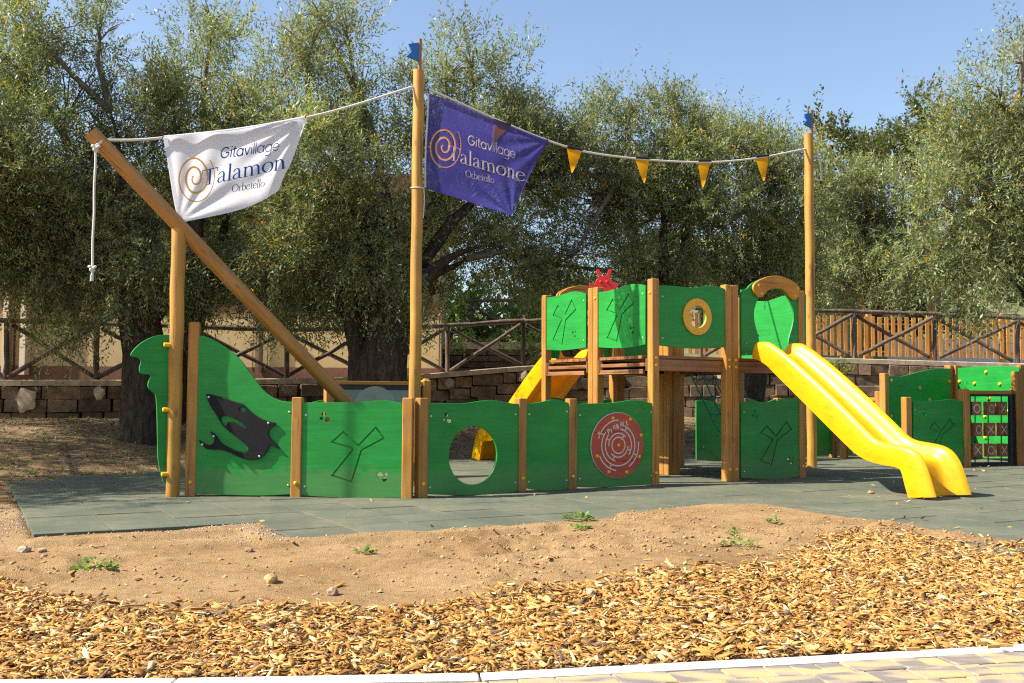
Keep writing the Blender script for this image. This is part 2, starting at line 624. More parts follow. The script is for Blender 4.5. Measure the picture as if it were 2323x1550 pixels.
def dirt_z(X, Y):
    """full terrain height"""
    m = tile_mask(X, Y)
    clod = fbm(X, Y, 9., 4, 11)
    lump = fbm(X, Y, 1.6, 3, 12)
    rough = sstep((fbm(X, Y, .9, 2, 14)-.42)*5)
    ridge = 1-np.abs(2*fbm(X, Y, 5., 4, 15)-1)
    b = -.014+.045*(lump-.5)+rough*(.11*(clod-.5)+.055*(ridge-.8))+.02*(clod-.5)
    b = np.where(Y > 9.4, -.012+.01*(lump-.5), b)
    z = np.where(m, -.07, np.minimum(b, .02))
    fx_ = sstep((X-G(1230, 1178)[0])/.7)
    inx = (fx_ > 0) & (Y < front(X)+.3)
    ed = (front(X)-Y)+.12*(fbm(X, Y, 2.5, 3, 5)-.5)
    mound = .035*sstep(ed/.4)-.014+.6*(b+.012)*sstep(ed/.3)
    z = np.where(inx, np.maximum(z, np.where(ed > -.1, mound*fx_+(1-fx_)*np.minimum(z, mound), -.07)), z)
    # sand washed over the tile edge at the left in uneven tongues
    fl = front_l(X)
    el_ = (fl-Y)+.42*(fbm(X, Y, 2.1, 3, 6)-.5)+.0
    inl = (X > T0[0]+.1) & (X < G(1230, 1178)[0]+.5) & (Y < fl+.35) & (Y > fl-.5)
    sp_ = .026*sstep(el_/.3)-.012+.25*(b+.012)
    z = np.where(inl & (el_ > 0), np.maximum(z, sp_), z)
    k = kerb(X)
    z = np.where(Y < k+.02, -.08, z)
    ch = sstep((chip_top(X)-Y)/.35)*(Y > k+.02)
    z = np.where(ch > 0, z*(1-ch)+ch*np.minimum(-.012+.03*(lump-.5), .02), z)
    return z+ground_z(X, Y)
xs = np.unique(np.round(np.concatenate([np.linspace(-120, -12, 28), np.linspace(-12, -5.2, 50), np.arange(-5., 5.6, .04), np.linspace(6.2, 14, 60), np.linspace(14, 120, 28)]), 4))
ys = np.unique(np.round(np.concatenate([np.linspace(-30, 2.2, 14), np.arange(2.6, 8.7, .034), np.arange(8.9, 20.5, .16), np.linspace(20.5, 200, 40)]), 4))
XX, YY = np.meshgrid(xs, ys)
ZZ = dirt_z(XX, YY)
V = np.stack([XX, YY, ZZ], -1).reshape(-1, 3)
nx, ny = len(xs), len(ys)
ii = (np.arange(ny-1)[:, None]*nx+np.arange(nx-1)[None]).ravel()
Fq = np.stack([ii, ii+1, ii+nx+1, ii+nx], -1)
def dirtmat():
    m, t, b = nt_new('dry earth')
    v = coords(t)
    n1 = noise(t, v, 1.3, 6, .65)
    n2 = noise(t, v, 14., 8, .72)
    n3 = noise(t, v, 160., 4, .6)
    r1 = ramp(t, n1.outputs[0], [(.3, (.28, .165, .075)), (.48, (.38, .24, .115)), (.68, (.46, .305, .155))])
    r2 = ramp(t, n2.outputs[0], [(.28, (.5, .47, .44)), (.42, (.95, .94, .92)), (.7, (1.2, 1.2, 1.2))])
    c = mixc(t, 1., r1.outputs[0], r2.outputs[0], 'MULTIPLY')
    r3 = ramp(t, n3.outputs[0], [(.3, (.8, .8, .8)), (.7, (1.15, 1.15, 1.15))])
    c = mixc(t, .7, c, r3.outputs[0], 'MULTIPLY')
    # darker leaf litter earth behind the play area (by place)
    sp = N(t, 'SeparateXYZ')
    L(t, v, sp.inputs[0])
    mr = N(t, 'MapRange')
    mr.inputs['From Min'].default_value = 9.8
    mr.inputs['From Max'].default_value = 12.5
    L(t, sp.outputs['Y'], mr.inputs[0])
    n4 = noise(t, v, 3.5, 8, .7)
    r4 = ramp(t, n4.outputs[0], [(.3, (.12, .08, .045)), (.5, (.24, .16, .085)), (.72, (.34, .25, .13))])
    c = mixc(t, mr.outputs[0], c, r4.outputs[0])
    L(t, c, b.inputs['Base Color'])
    b.inputs['Roughness'].default_value = .95
    b.inputs['Specular IOR Level'].default_value = .1
    ad = N(t, 'Math', operation='ADD')
    L(t, n2.outputs[0], ad.inputs[0])
    L(t, n3.outputs[0], ad.inputs[1])
    bump(t, b, ad.outputs[0], 1., .022)
    return m
MAT['dirt'] = dirtmat()
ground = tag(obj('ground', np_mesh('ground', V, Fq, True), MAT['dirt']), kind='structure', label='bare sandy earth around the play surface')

# ---- rubber tiles
def rubbermat():
    m, t, b = nt_new('green rubber')
    tc = N(t, 'TexCoord')
    g = N(t, 'NewGeometry')
    v = g.outputs['Position']
    n1 = noise(t, v, 260., 3, .7)
    n2 = noise(t, v, 1.1, 6, .65)
    n3 = noise(t, v, 9., 6, .7)
    r = ramp(t, n1.outputs[0], [(.3, (.042, .054, .039)), (.6, (.088, .105, .076)), (.75, (.18, .19, .135))])
    d = ramp(t, n2.outputs[0], [(.38, (.06,)*3), (.7, (.55,)*3)])
    d3 = ramp(t, n3.outputs[0], [(.35, (.4,)*3), (.7, (1.,)*3)])
    dd = mixc(t, 1., d.outputs[0], d3.outputs[0], 'MULTIPLY')
    c = mixc(t, dd, r.outputs[0], (.27, .225, .14))
    c = rand_tint(t, c, .09)
    L(t, c, b.inputs['Base Color'])
    b.inputs['Roughness'].default_value = .9
    b.inputs['Specular IOR Level'].default_value = .2
    bump(t, b, n1.outputs[0], .5, .004)
    return m
MAT['rubber'] = rubbermat()
rubber = thing('rubber_surface', (T0[0], T0[1], 0), 'dark green rubber safety tiles under the play ship', None)
rubber['kind'] = 'structure'
tm = pyd('rubber_tile', *(lambda g: ([(x, y, z-.045) for x, y, z in g[0]], g[1]))(bar_geo(TS-.007, TS-.007, .045, .0025, .0025)))
bm = bmesh.new(); bm.from_mesh(tm); bmesh.ops.recalc_face_normals(bm, faces=bm.faces); bm.to_mesh(tm); bm.free()
ctr = sorted(tiles, key=lambda q: np.hypot(*(T0+TE*(q[0]+.5)*TS+TN*(q[1]+.5)*TS)))
def seen_rank(q):
    c = T0+TE*(q[0]+.5)*TS+TN*(q[1]+.5)*TS
    p = proj((c[0], c[1], 0))
    return (0 if -40 < p[0] < PW+40 and c[1] > .5 else 50)+np.hypot(*c)
ctr = sorted(tiles, key=seen_rank)
rest = MB()
for k, q in enumerate(ctr):
    c = T0+TE*(q[0]+.5)*TS+TN*(q[1]+.5)*TS
    mw = Matrix.Translation((c[0], c[1], random.uniform(-.0025, .0025)))@Matrix.Rotation(_th+random.uniform(-.004, .004), 4, 'Z')@Matrix.Rotation(random.uniform(-.005, .005), 4, 'X')@Matrix.Rotation(random.uniform(-.005, .005), 4, 'Y')
    if k < 300: obj('rubber_tile', tm, MAT['rubber'], rubber, mw)
    else: rest.add([mw@Vector(v.co) for v in tm.vertices], [list(p.vertices) for p in tm.polygons])
if rest.V:
    tag(obj('rubber_tiles_beyond', rest.mesh('rubber_tiles_beyond'), MAT['rubber'], rubber), kind='stuff')

# ---- kerb and pavers
def kerbmat():
    return plain('pale kerb concrete', (.70, .64, .565), .9, .1, 45., .3)
MAT['kerb'] = kerbmat()
kp = [np.array([p[0], p[1]]) for p in kerb_pts]
kc = crom(kp[1:], 8)
kerb_o = thing('kerb', (kc[20][0], kc[20][1], 0), 'pale concrete kerb between the wood chips and the paving', 'kerb')
acc = [kc[0]]
seg = 0.
stones = []
cur = [kc[0]]
for a, b in zip(kc[:-1], kc[1:]):
    d = np.hypot(*(b-a))
    n = max(1, int(d/.02))
    for s in range(1, n+1):
        p = a+(b-a)*s/n
        seg += d/n
        if seg >= 1.0:
            stones.append((cur[-1], p)); cur.append(p); seg = 0.
for a, b in stones:
    u = (b-a)/np.hypot(*(b-a))
    nn = np.array([-u[1], u[0]])
    ln = np.hypot(*(b-a))-.006
    me = bar_mesh(.16, .075, ln, .006)
    p = a-nn*.037+u*.003
    mw = Matrix(((0, nn[0], u[0], p[0]), (0, nn[1], u[1], p[1]), (1, 0, 0, -.0775+random.uniform(-.0015, .0015)), (0, 0, 0, 1)))
    obj('kerb_stone', me, MAT['kerb'], kerb_o, mw)
def pavermat():
    m, t, b = nt_new('mixed paver')
    oi = N(t, 'ObjectInfo')
    g = N(t, 'NewGeometry')
    v = g.outputs['Position']
    mp = N(t, 'Mapping')
    mp.inputs['Scale'].default_value = (2.2, 6., 1)
    L(t, v, mp.inputs[0])
    cb = N(t, 'CombineXYZ')
    mu = N(t, 'Math', operation='MULTIPLY')
    mu.inputs[1].default_value = 50
    L(t, oi.outputs['Random'], mu.inputs[0])
    L(t, mu.outputs[0], cb.inputs[2])
    L(t, cb.outputs[0], mp.inputs['Location'])
    n = noise(t, mp.outputs[0], 1.9, 1.5, .5)
    n2 = noise(t, v, 190., 4, .7)
    r = ramp(t, n.outputs[0], [(.40, (.19, .16, .135)), (.47, (.31, .245, .175)), (.53, (.41, .295, .155)), (.66, (.47, .33, .14))])
    r2 = ramp(t, n2.outputs[0], [(.3, (.8,)*3), (.7, (1.12,)*3)])
    c = mixc(t, 1., r.outputs[0], r2.outputs[0], 'MULTIPLY')
    L(t, c, b.inputs['Base Color'])
    b.inputs['Roughness'].default_value = .85
    bump(t, b, n2.outputs[0], .4, .003)
    return m
MAT['paver'] = pavermat()
MAT['joint'] = plain('joint sand', (.16, .115, .07), .95, .2, 60)
paving = thing('paving', (1., 3., 0), 'tan and grey block paving beside the pale kerb', None)
paving['kind'] = 'structure'
pa, pb = G(1160, 1525)[:2], G(2323, 1462)[:2]
pu = (pb-pa)/np.hypot(*(pb-pa))
pn = np.array([-pu[1], pu[0]])
obj('paving_bed', pyd('paving_bed', [(-4, 1.2, -.03), (5, 1.2, -.03), (5, 3.2, -.03), (-4, 3.0, -.03)], [[0, 1, 2, 3]]), MAT['joint'], paving)
for r in range(8):
    x = -2.4+random.uniform(0, .1)
    rowd = .128
    while x < 3.4:
        w = random.choice([.1, .13, .16, .2, .2])
        c = pa+pu*(x+w/2)-pn*(.078+rowd*(r+.5))
        me = bar_mesh(w-.004, rowd-.004, .06, .003)
        mw = Matrix.Translation((c[0], c[1], -.06-.004+random.uniform(-.0035, .0035)))@Matrix.Rotation(math.atan2(pu[1], pu[0])+random.uniform(-.01, .01), 4, 'Z')
        pj = proj((c[0], c[1], 0))
        if -200 < pj[0] < PW+200 and pj[1] < 1780: obj('paver', me, MAT['paver'], paving, mw)
        x += w

# ---- wood chips (ground cover)
def chips(n, xr, yr, keep, size=(.011, .068), zlift=.02, seed=1, flat=.27):
    r = np.random.default_rng(seed)
    X = r.uniform(*xr, n)
    Y = r.uniform(*yr, n)
    k = keep(X, Y, r)
    X, Y = X[k], Y[k]
    m = len(X)
    z = dirt_z(X, Y)+r.random(m)**1.6*zlift+.004
    Ln = size[0]+(size[1]-size[0])*r.random(m)**2.0
    Wd = Ln*r.uniform(.12, .46, m)
    Th = Wd*r.uniform(.1, .38, m)
    a = r.uniform(0, 2*np.pi, m)
    tl = r.normal(0, flat, m)
    ro = r.normal(0, flat*1.3, m)
    ux = np.stack([np.cos(a)*np.cos(tl), np.sin(a)*np.cos(tl), np.sin(tl)], -1)
    s0 = np.stack([-np.sin(a), np.cos(a), np.zeros(m)], -1)
    nz = np.cross(ux, s0)
    uy = s0*np.cos(ro)[:, None]+nz*np.sin(ro)[:, None]
    uz = np.cross(ux, uy)
    base = np.array([[-1, -.55, -1], [1, -.8, -1], [.85, 1, -1], [-1.1, .7, -1], [-.95, -.5, 1], [1.05, -.35, 1], [.8, .75, 1], [-.9, .5, 1]])*.5
    j = base[None]*(1+r.uniform(-.35, .35, (m, 8, 3)))
    P = np.stack([X, Y, z+Th*.3], -1)[:, None]+j[..., :1]*Ln[:, None, None]*ux[:, None]+j[..., 1:2]*Wd[:, None, None]*uy[:, None]+j[..., 2:]*Th[:, None, None]*uz[:, None]
    fb = np.array([[4, 5, 6, 7], [0, 1, 5, 4], [1, 2, 6, 5], [2, 3, 7, 6], [3, 0, 4, 7]])
    Fq = (np.arange(m)[:, None, None]*8+fb[None]).reshape(-1, 4)
    pal = np.array([(.45, .25, .068), (.37, .175, .042), (.53, .34, .125), (.28, .125, .033), (.62, .47, .25), (.42, .21, .05), (.16, .095, .055), (.49, .25, .058)])
    c = pal[r.choice(len(pal), m, p=[.19, .17, .16, .12, .08, .14, .07, .07])]*r.uniform(.8, 1.2, (m, 1))
    C = np.repeat(c, 8, 0)
    return P.reshape(-1, 3), Fq, C
def chipmat():
    m, t, b = nt_new('wood chip')
    a = N(t, 'Attribute', attribute_name='Col')
    n = noise(t, coords(t, (1, 1, 1)), 220., 4, .7)
    r = ramp(t, n.outputs[0], [(.3, (.72,)*3), (.7, (1.18,)*3)])
    c = mixc(t, 1., a.outputs['Color'], r.outputs[0], 'MULTIPLY')
    L(t, c, b.inputs['Base Color'])
    b.inputs['Roughness'].default_value = .8
    b.inputs['Specular IOR Level'].default_value = .2
    bump(t, b, n.outputs[0], .4, .003)
    return m
MAT['chip'] = chipmat()
def keepA(X, Y, r):
    e = (chip_top(X)-Y-.05)/.55+.9*(fbm(X, Y, 2.2, 3, 21)-.5)
    lim = np.abs(X) < .62*Y+.7
    return (Y > kerb(X)+.015) & (r.random(len(X)) < np.clip(e*1.2+.05, 0, 1)) & (e > -.4) & lim
Va, Fa, Ca = chips(290000, (-4.5, 5.5), (2.9, 8.2), keepA, seed=3)
def keepB(X, Y, r):
    e = (chip_top(X)-Y)
    return (e > -1.3) & (e < .25) & (Y > kerb(X)+.05) & (Y < np.where(X > G(1230, 1178)[0], front(X)-.05, 7.2)) & (r.random(len(X)) < np.exp(-np.maximum(-e, 0)*2.6)*.8)
Vb, Fb, Cb = chips(2600, (-4, 5.6), (3, 8), keepB, size=(.02, .07), zlift=.004, seed=4, flat=.12)
me = np_mesh('wood_chips', np.concatenate([Va, Vb]), np.concatenate([Fa, Fb+len(Va)]))
vcol(me, np.concatenate([Ca, Cb]))
tag(obj('wood_chips', me, MAT['chip']), 'loose golden brown wood chip mulch in front of the bare earth', 'wood chips', kind='stuff')

# ---- small clods, gravel and litter on the earth
def pebbles(name, n, xr, yr, keep, size, pal, label, cat, seed, matn):
    r = np.random.default_rng(seed)
    X = r.uniform(*xr, n); Y = r.uniform(*yr, n)
    k = keep(X, Y, r)
    X, Y = X[k], Y[k]
    m = len(X)
    s = size[0]+(size[1]-size[0])*r.random(m)**3
    oc = np.array([[1, 0, 0], [0, 1, 0], [-1, 0, 0], [0, -1, 0], [0, 0, .7], [0, 0, -.7]], float)
    j = oc[None]*(1+r.uniform(-.4, .4, (m, 6, 1)))+r.uniform(-.15, .15, (m, 6, 3))
    a = r.uniform(0, 6.28, m)
    ca, sa = np.cos(a), np.sin(a)
    jx = j[..., 0]*ca[:, None]-j[..., 1]*sa[:, None]
    jy = j[..., 0]*sa[:, None]+j[..., 1]*ca[:, None]
    P = np.stack([X[:, None]+jx*s[:, None]/2, Y[:, None]+jy*s[:, None]/2*.8, dirt_z(X, Y)[:, None]+(j[..., 2]*.5+.12)*s[:, None]], -1)
    fb = np.array([[0, 1, 4], [1, 2, 4], [2, 3, 4], [3, 0, 4], [1, 0, 5], [2, 1, 5], [3, 2, 5], [0, 3, 5]])
    Fq = (np.arange(m)[:, None, None]*6+fb[None]).reshape(-1, 3)
    me = np_mesh(name, P.reshape(-1, 3), Fq)
    pal = np.array(pal)
    c = pal[r.integers(0, len(pal), m)]*r.uniform(.75, 1.2, (m, 1))
    vcol(me, np.repeat(c, 6, 0))
    return tag(obj(name, me, MAT[matn]), label, cat, kind='stuff')
def colmat(name, rough=.9):
    m, t, b = nt_new(name)
    a = N(t, 'Attribute', attribute_name='Col')
    n = noise(t, coords(t), 140., 4, .7)
    r = ramp(t, n.outputs[0], [(.3, (.75,)*3), (.7, (1.15,)*3)])
    L(t, mixc(t, 1., a.outputs['Color'], r.outputs[0], 'MULTIPLY'), b.inputs['Base Color'])
    b.inputs['Roughness'].default_value = rough
    b.inputs['Specular IOR Level'].default_value = .15
    bump(t, b, n.outputs[0], .5, .004)
    return m
MAT['pebble'] = colmat('earth clod')
def keepC(X, Y, r):
    w = sstep((fbm(X, Y, .9, 2, 14)-.40)*5)
    return (~(tile_mask(X, Y) & (Y > np.where(X > -.1, front(X)-.03, 0)))) & (Y > chip_top(X)-.1) & (Y < 8.6) & (r.random(len(X)) < .12+.85*w)
pebbles('earth_clods', 24000, (-4.6, 5.), (4.2, 8.6), keepC, (.003, .032), [(.38, .24, .115), (.34, .21, .1), (.42, .275, .135), (.3, .185, .09)], 'crumbs and clods of dry earth scattered over the bare ground', 'clods', 31, 'pebble')
gp = G(590, 1200)[:2]; gp2 = G(10, 1180)[:2]
def keepD(X, Y, r):
    d = np.minimum(np.hypot((X-gp[0])/.75, (Y-gp[1]+.1)/.5), np.hypot((X-gp2[0])/.5, (Y-gp2[1])/1.4))
    return (~tile_mask(X, Y)) & (r.random(len(X)) < np.exp(-d*d*1.4))
pebbles('gravel', 24000, (-5.4, -.6), (5.6, 9.6), keepD, (.006, .02), [(.36, .31, .28), (.44, .39, .36), (.26, .22, .2), (.5, .42, .36)], 'fine grey gravel spilling out at the edge of the rubber tiles', 'gravel', 32, 'pebble')
def keepE(X, Y, r):
    return (Y > slope0(X)-1.0) & (~tile_mask(X, Y)) & (Y < wallD(X)-.1)
def litter(name, n, xr, yr, keep, size, pal, label, cat, seed, z0=.006, zf=None):
    r = np.random.default_rng(seed)
    X = r.uniform(*xr, n); Y = r.uniform(*yr, n)
    k = keep(X, Y, r); X, Y = X[k], Y[k]; m = len(X)
    a = r.uniform(0, 6.28, m)
    s = size*r.uniform(.5, 1.3, m)
    tl = r.normal(0, .35, m)
    u = np.stack([np.cos(a)*np.cos(tl), np.sin(a)*np.cos(tl), np.sin(tl)], -1)
    w = np.stack([-np.sin(a), np.cos(a), r.normal(0, .4, m)], -1)
    c = np.stack([X, Y, (dirt_z(X, Y) if zf is None else zf(X, Y))+z0+s*np.abs(np.sin(tl))*.5], -1)
    P = np.stack([c-u*s[:, None]/2, c+w*s[:, None]*.16, c+u*s[:, None]/2, c-w*s[:, None]*.16], 1)
    me = np_mesh(name, P.reshape(-1, 3), np.arange(m*4).reshape(-1, 4))
    pal = np.array(pal)
    vcol(me, np.repeat(pal[r.integers(0, len(pal), m)]*r.uniform(.7, 1.2, (m, 1)), 4, 0))
    return tag(obj(name, me, MAT['pebble']), label, cat, kind='stuff')
litter('leaf_litter', 30000, (-9, 9), (9.5, 20), keepE, .055, [(.3, .2, .1), (.2, .125, .06), (.4, .3, .16), (.14, .085, .04), (.24, .2, .09)], 'dry olive leaf litter under the trees', 'leaf litter', 33)
def keepF(X, Y, r):
    return tile_mask(X, Y) & ((X > 3.2) | (r.random(len(X)) < .12)) & (Y < 14.5) & ((Y > front(X)+.1) | (X < 0))
litter('fallen_leaves', 420, (-4, 8), (6.6, 14.5), keepF, .055, [(.5, .33, .06), (.42, .26, .06), (.35, .2, .08), (.5, .4, .2)], 'small yellow fallen leaves lying on the rubber tiles', 'fallen leaves', 34, .005, lambda X, Y: X*0)

# ---- terrace wall of stone blocks, coping and terrace behind it
MAT['stone'] = None
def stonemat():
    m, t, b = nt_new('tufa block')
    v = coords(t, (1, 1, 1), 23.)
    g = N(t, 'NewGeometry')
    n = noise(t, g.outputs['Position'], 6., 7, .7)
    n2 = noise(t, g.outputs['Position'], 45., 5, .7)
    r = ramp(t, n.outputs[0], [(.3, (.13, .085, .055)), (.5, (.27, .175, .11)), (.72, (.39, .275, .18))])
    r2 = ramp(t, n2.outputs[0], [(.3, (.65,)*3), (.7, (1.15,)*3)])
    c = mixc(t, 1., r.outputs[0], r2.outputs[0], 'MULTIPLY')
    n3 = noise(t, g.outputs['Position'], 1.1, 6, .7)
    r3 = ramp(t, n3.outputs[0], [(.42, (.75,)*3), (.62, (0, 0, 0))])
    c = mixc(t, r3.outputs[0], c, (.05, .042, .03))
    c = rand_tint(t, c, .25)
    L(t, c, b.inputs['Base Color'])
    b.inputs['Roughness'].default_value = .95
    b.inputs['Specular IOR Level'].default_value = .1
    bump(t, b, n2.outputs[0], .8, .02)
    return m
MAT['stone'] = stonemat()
MAT['mortar'] = plain('dark mortar', (.07, .052, .036), .95, .3, 30, .6)
MAT['coping'] = plain('coping concrete', (.42, .33, .22), .9, .28, 7., .4)
WX = np.array([-13., -8.6, -3.6, -1.4, 1.2, 16.])
WD = wallD(WX)
cop_px = interp([(-800, 862), (0, 862), (300, 862), (650, 859), (760, 857), (1000, 847), (1230, 826), (1500, 815), (1850, 811), (2323, 825), (3000, 840)])
def cop_z(X):
    D = wallD(X)
    px = proj(np.stack([X, D, np.full_like(X, 1.2)], -1))[..., 0]
    y = cop_px(px)
    out = []
    for a, b_, c in zip(np.ravel(px), np.ravel(y), np.ravel(D)): out.append(AT(a, b_, c)[2])
    return np.array(out).reshape(np.shape(X))
wall = thing('terrace_wall', (2., 20., .5), 'brown stone block retaining wall with pale coping below the log fences', 'wall')
mb = MB()
sx = np.linspace(-13, 16, 117)
sd = wallD(sx); sz = cop_z(sx)
zb = ground_z(sx, sd)-.3
n = len(sx)
Vv = [(x, d+.06, z) for x, d, z in zip(sx, sd, zb)]+[(x, d+.06, z-.1) for x, d, z in zip(sx, sd, sz)]
mb.add(Vv, [[i, i+1, n+i+1, n+i] for i in range(n-1)])
obj('mortar_core', mb.mesh('mortar_core'), MAT['mortar'], wall)
def coping_seg(a, b, nm, par, th=.1, dep=.4, over=.05):
    pa_, pb_ = (a, wallD(np.array(a))-over, cop_z(np.array([a]))[0]), (b, wallD(np.array(b))-over, cop_z(np.array([b]))[0])
    V = []
    for p in (pa_, pb_):
        for dy, dz in ((0, -th), (0, -.012), (.012, 0), (dep, 0), (dep, -th)): V.append((p[0], p[1]+dy, p[2]+dz))
    Fs = [[i, (i+1) % 5, 5+(i+1) % 5, 5+i][::-1] for i in range(5)]+[[0, 1, 2, 3, 4], [9, 8, 7, 6, 5]]
    obj(nm, pyd(nm, V, Fs), MAT['coping'], par)
cs = list(np.arange(-12.9, 15.9, 1.6))
for a, b in zip(cs[:-1], cs[1:]): coping_seg(a+.004, b-.004, 'coping_stone', wall)
def fdw(px, d=0.):
    D = 18.
    for _ in range(8): D = float(wallD(np.array(AT(px, 880, D)[0])))+d
    return D
# stone blocks
_bm = {}
def block_mesh(w, h, k):
    key = (round(w, 2), round(h, 2), k)
    if key not in _bm:
        r = random.Random(hash(key) & 0xffff)
        V, Fs = bar_geo(w, .16, h, .012, .012)
        V = [(x+r.uniform(-.012, .012), y+r.uniform(-.012, .012), z+r.uniform(-.01, .01)) for x, y, z in V]
        me = pyd('stone_block', V, Fs, ang=22)
        bm = bmesh.new(); bm.from_mesh(me); bmesh.ops.recalc_face_normals(bm, faces=bm.faces); bm.to_mesh(me); bm.free()
        _bm[key] = me
    return _bm[key]
blocks = []
for row in range(6):
    x = -12.5+random.uniform(0, .3)
    while x < 15:
        w = random.choice([.26, .34, .4, .46, .52, .6])
        D = float(wallD(np.array(x+w/2)))
        zt = float(cop_z(np.array([x+w/2]))[0])-.105
        h = .215
        z = zt-(row+1)*h
        if z > float(ground_z(np.array(x), np.array(D)))-.2: blocks.append((x, w, D, z, h))
        x += w
def bl_rank(b):
    p = proj((b[0]+b[1]/2, b[2], b[3]+.1))
    vis = (-40 < p[0] < 330) or (560 < p[0] < 790) or (970 < p[0] < 1240) or (1330 < p[0] < 2080)
    return (0 if vis else 100)+b[2]
blocks.sort(key=bl_rank)
rest = MB()
for k, (x, w, D, z, h) in enumerate(blocks):
    D2 = float(wallD(np.array(x+w)))-float(wallD(np.array(x)))
    mw = Matrix.Translation((x+w/2, D+.035+random.uniform(-.02, .02), z))@Matrix.Rotation(math.atan2(D2, w), 4, 'Z')
    me = block_mesh(w-.01, h-.01, random.randrange(3))
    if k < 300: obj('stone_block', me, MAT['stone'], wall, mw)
    else: rest.add([mw@v.co for v in me.vertices], [list(p.vertices) for p in me.polygons])
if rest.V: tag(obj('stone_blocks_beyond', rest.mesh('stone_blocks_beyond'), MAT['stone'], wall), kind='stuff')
# plaster lumps under the fence posts
for k, (px, py, rx, ry) in enumerate([(58, 908, 26, 27), (224, 893, 14, 16), (1018, 868, 12, 11), (1188, 855, 12, 14), (2150, 850, 16, 14), (1640, 850, 14, 16)]):
    D = fdw(px)
    c = AT(px, py, D-.045)
    bm = bmesh.new()
    bmesh.ops.create_icosphere(bm, subdivisions=3, radius=1.)
    for v in bm.verts:
        q = 1+.16*math.sin(v.co.x*5+k)*math.cos(v.co.z*4+k*2)+random.uniform(-.04, .04)
        v.co = Vector((v.co.x*rx*D/FOC*q, v.co.y*.035, v.co.z*ry*D/FOC*q))
    me = bpy.data.meshes.new('plaster_patch'); bm.to_mesh(me); bm.free()
    obj('plaster_patch', me, MAT['coping'], wall, Matrix.Translation(Vector([float(x) for x in c])))
# terrace surface and hillside
Vt, Ft = [], []
back = [(.3, 0.), (2., 0.02), (4.5, .05)]
for x, d, z in zip(sx, sd, sz):
    for (dy, dz) in back: Vt.append((x, d+dy, z-.02+dz))
for i in range(n-1):
    for k in range(2): Ft.append([i*3+k, (i+1)*3+k, (i+1)*3+k+1, i*3+k+1])
MAT['path'] = plain('pale path', (.38, .33, .27), .95, .25, 14., .5)
tag(obj('terrace', pyd('terrace', Vt, Ft), MAT['path']), kind='structure', label='pale path on the terrace behind the wall')
hx = np.concatenate([np.linspace(-120, -14, 30), np.linspace(-13, 16, 60), np.linspace(18, 140, 30)])
hy = np.concatenate([np.linspace(22.6, 40, 30), np.linspace(42, 160, 40)])
HX, HY = np.meshgrid(hx, hy)
def hill_z(X, Y):
    side = sstep((X+2.5)/4.5)
    r = 1.0+.4*side*sstep((Y-22.6)/1.2)+sstep((Y-23.5)/32)*8.5*(.35+.65*sstep((X+4)/16))+1.2*(fbm(X, Y, .12, 3, 8)-.5)*sstep((Y-24)/6)
    return r
HZ_ = hill_z(HX, HY)
ny, nx = HX.shape
ii = (np.arange(ny-1)[:, None]*nx+np.arange(nx-1)[None]).ravel()
MAT['hill'] = plain('scrub ground', (.11, .115, .045), .95, .5, 1.2, .6)
tag(obj('hillside', np_mesh('hillside', np.stack([HX, HY, HZ_], -1).reshape(-1, 3), np.stack([ii, ii+1, ii+nx+1, ii+nx], -1), True), MAT['hill']), kind='structure', label='scrubby hillside rising behind the terrace')

# ---- rustic log fences
def logfence(name, posts, label, group, D0=None, dz=.0, rad=.042, diag=True, mat=None):
    """posts: (px, y_top, y_bottom, D)"""
    mat = mat or MAT['log']
    tp = [Vector(AT(x, yt, D)) for x, yt, yb, D in posts]
    bt = [Vector(AT(x, yb, D)) for x, yt, yb, D in posts]
    root = thing(name, bt[len(bt)//2], label, 'fence', group)
    def log(nm, p, q, r, off=0.):
        p, q = Vector(p), Vector(q)
        p = p+Vector((0, off, 0)); q = q+Vector((0, off, 0))
        m = 7
        pts = [p.lerp(q, i/(m-1))+Vector((random.uniform(-1, 1), 0, random.uniform(-1, 1)))*r*.22*(0 < i < m-1) for i in range(m)]
        me = pyd(nm, *tube_geo([(0, 0, 0)]+[(0, 0, 1)], 1) if False else tube_geo(pts, [r*random.uniform(.88, 1.1) for _ in pts], 8, True, .22, random.random()), ang=60)
        return obj(nm, me, mat, root)
    for i in range(len(posts)):
        log('fence_post', bt[i]-Vector((0, 0, .1)), tp[i]+Vector((0, 0, .03)), rad*1.12)
    for i in range(len(posts)-1):
        a, b = tp[i], tp[i+1]
        e = (b-a).normalized()*.12
        log('top_rail', a-e, b+e, rad, -.01)
        if diag:
            u = (bt[i+1]-bt[i]).normalized()*.06
            log('diagonal_pole', bt[i]+u+Vector((0, 0, .03)), tp[i+1]-u-Vector((0, 0, .07)), rad*.92, -.085)
            log('diagonal_pole', tp[i]+u-Vector((0, 0, .07)), bt[i+1]-u+Vector((0, 0, .03)), rad*.92, .08)
    return root
def fd(px, d=.18):
    # depth of a fence post standing just behind the wall face
    D = 18.
    for _ in range(8):
        X = AT(px, 860, D)[0]
        D = float(wallD(np.array(X)))+d
    return D
L1 = [(-190, 722, 862), (15, 727, 861), (219, 734, 860), (440, 742, 858), (650, 749, 856), (838, 746, 852), (1015, 739, 846), (1187, 729, 829), (1360, 718, 818)]
logfence('log_fence', [(x, a, b, fd(x)) for x, a, b in L1], 'dark rustic log fence with crossed poles in front of the cream building', 'rustic fences')
L2 = [(1590, 700, 811), (1760, 702, 808), (1937, 707, 811), (2120, 713, 815), (2308, 722, 823), (2500, 732, 832)]
logfence('log_fence', [(x, a, b, fd(x)) for x, a, b in L2], 'grey brown rustic log fence with crossed poles in front of the orange picket fence', 'rustic fences')
L3 = [(1065, 682, 800, 24.5), (1225, 683, 800, 24.3), (1400, 690, 800, 24.)]
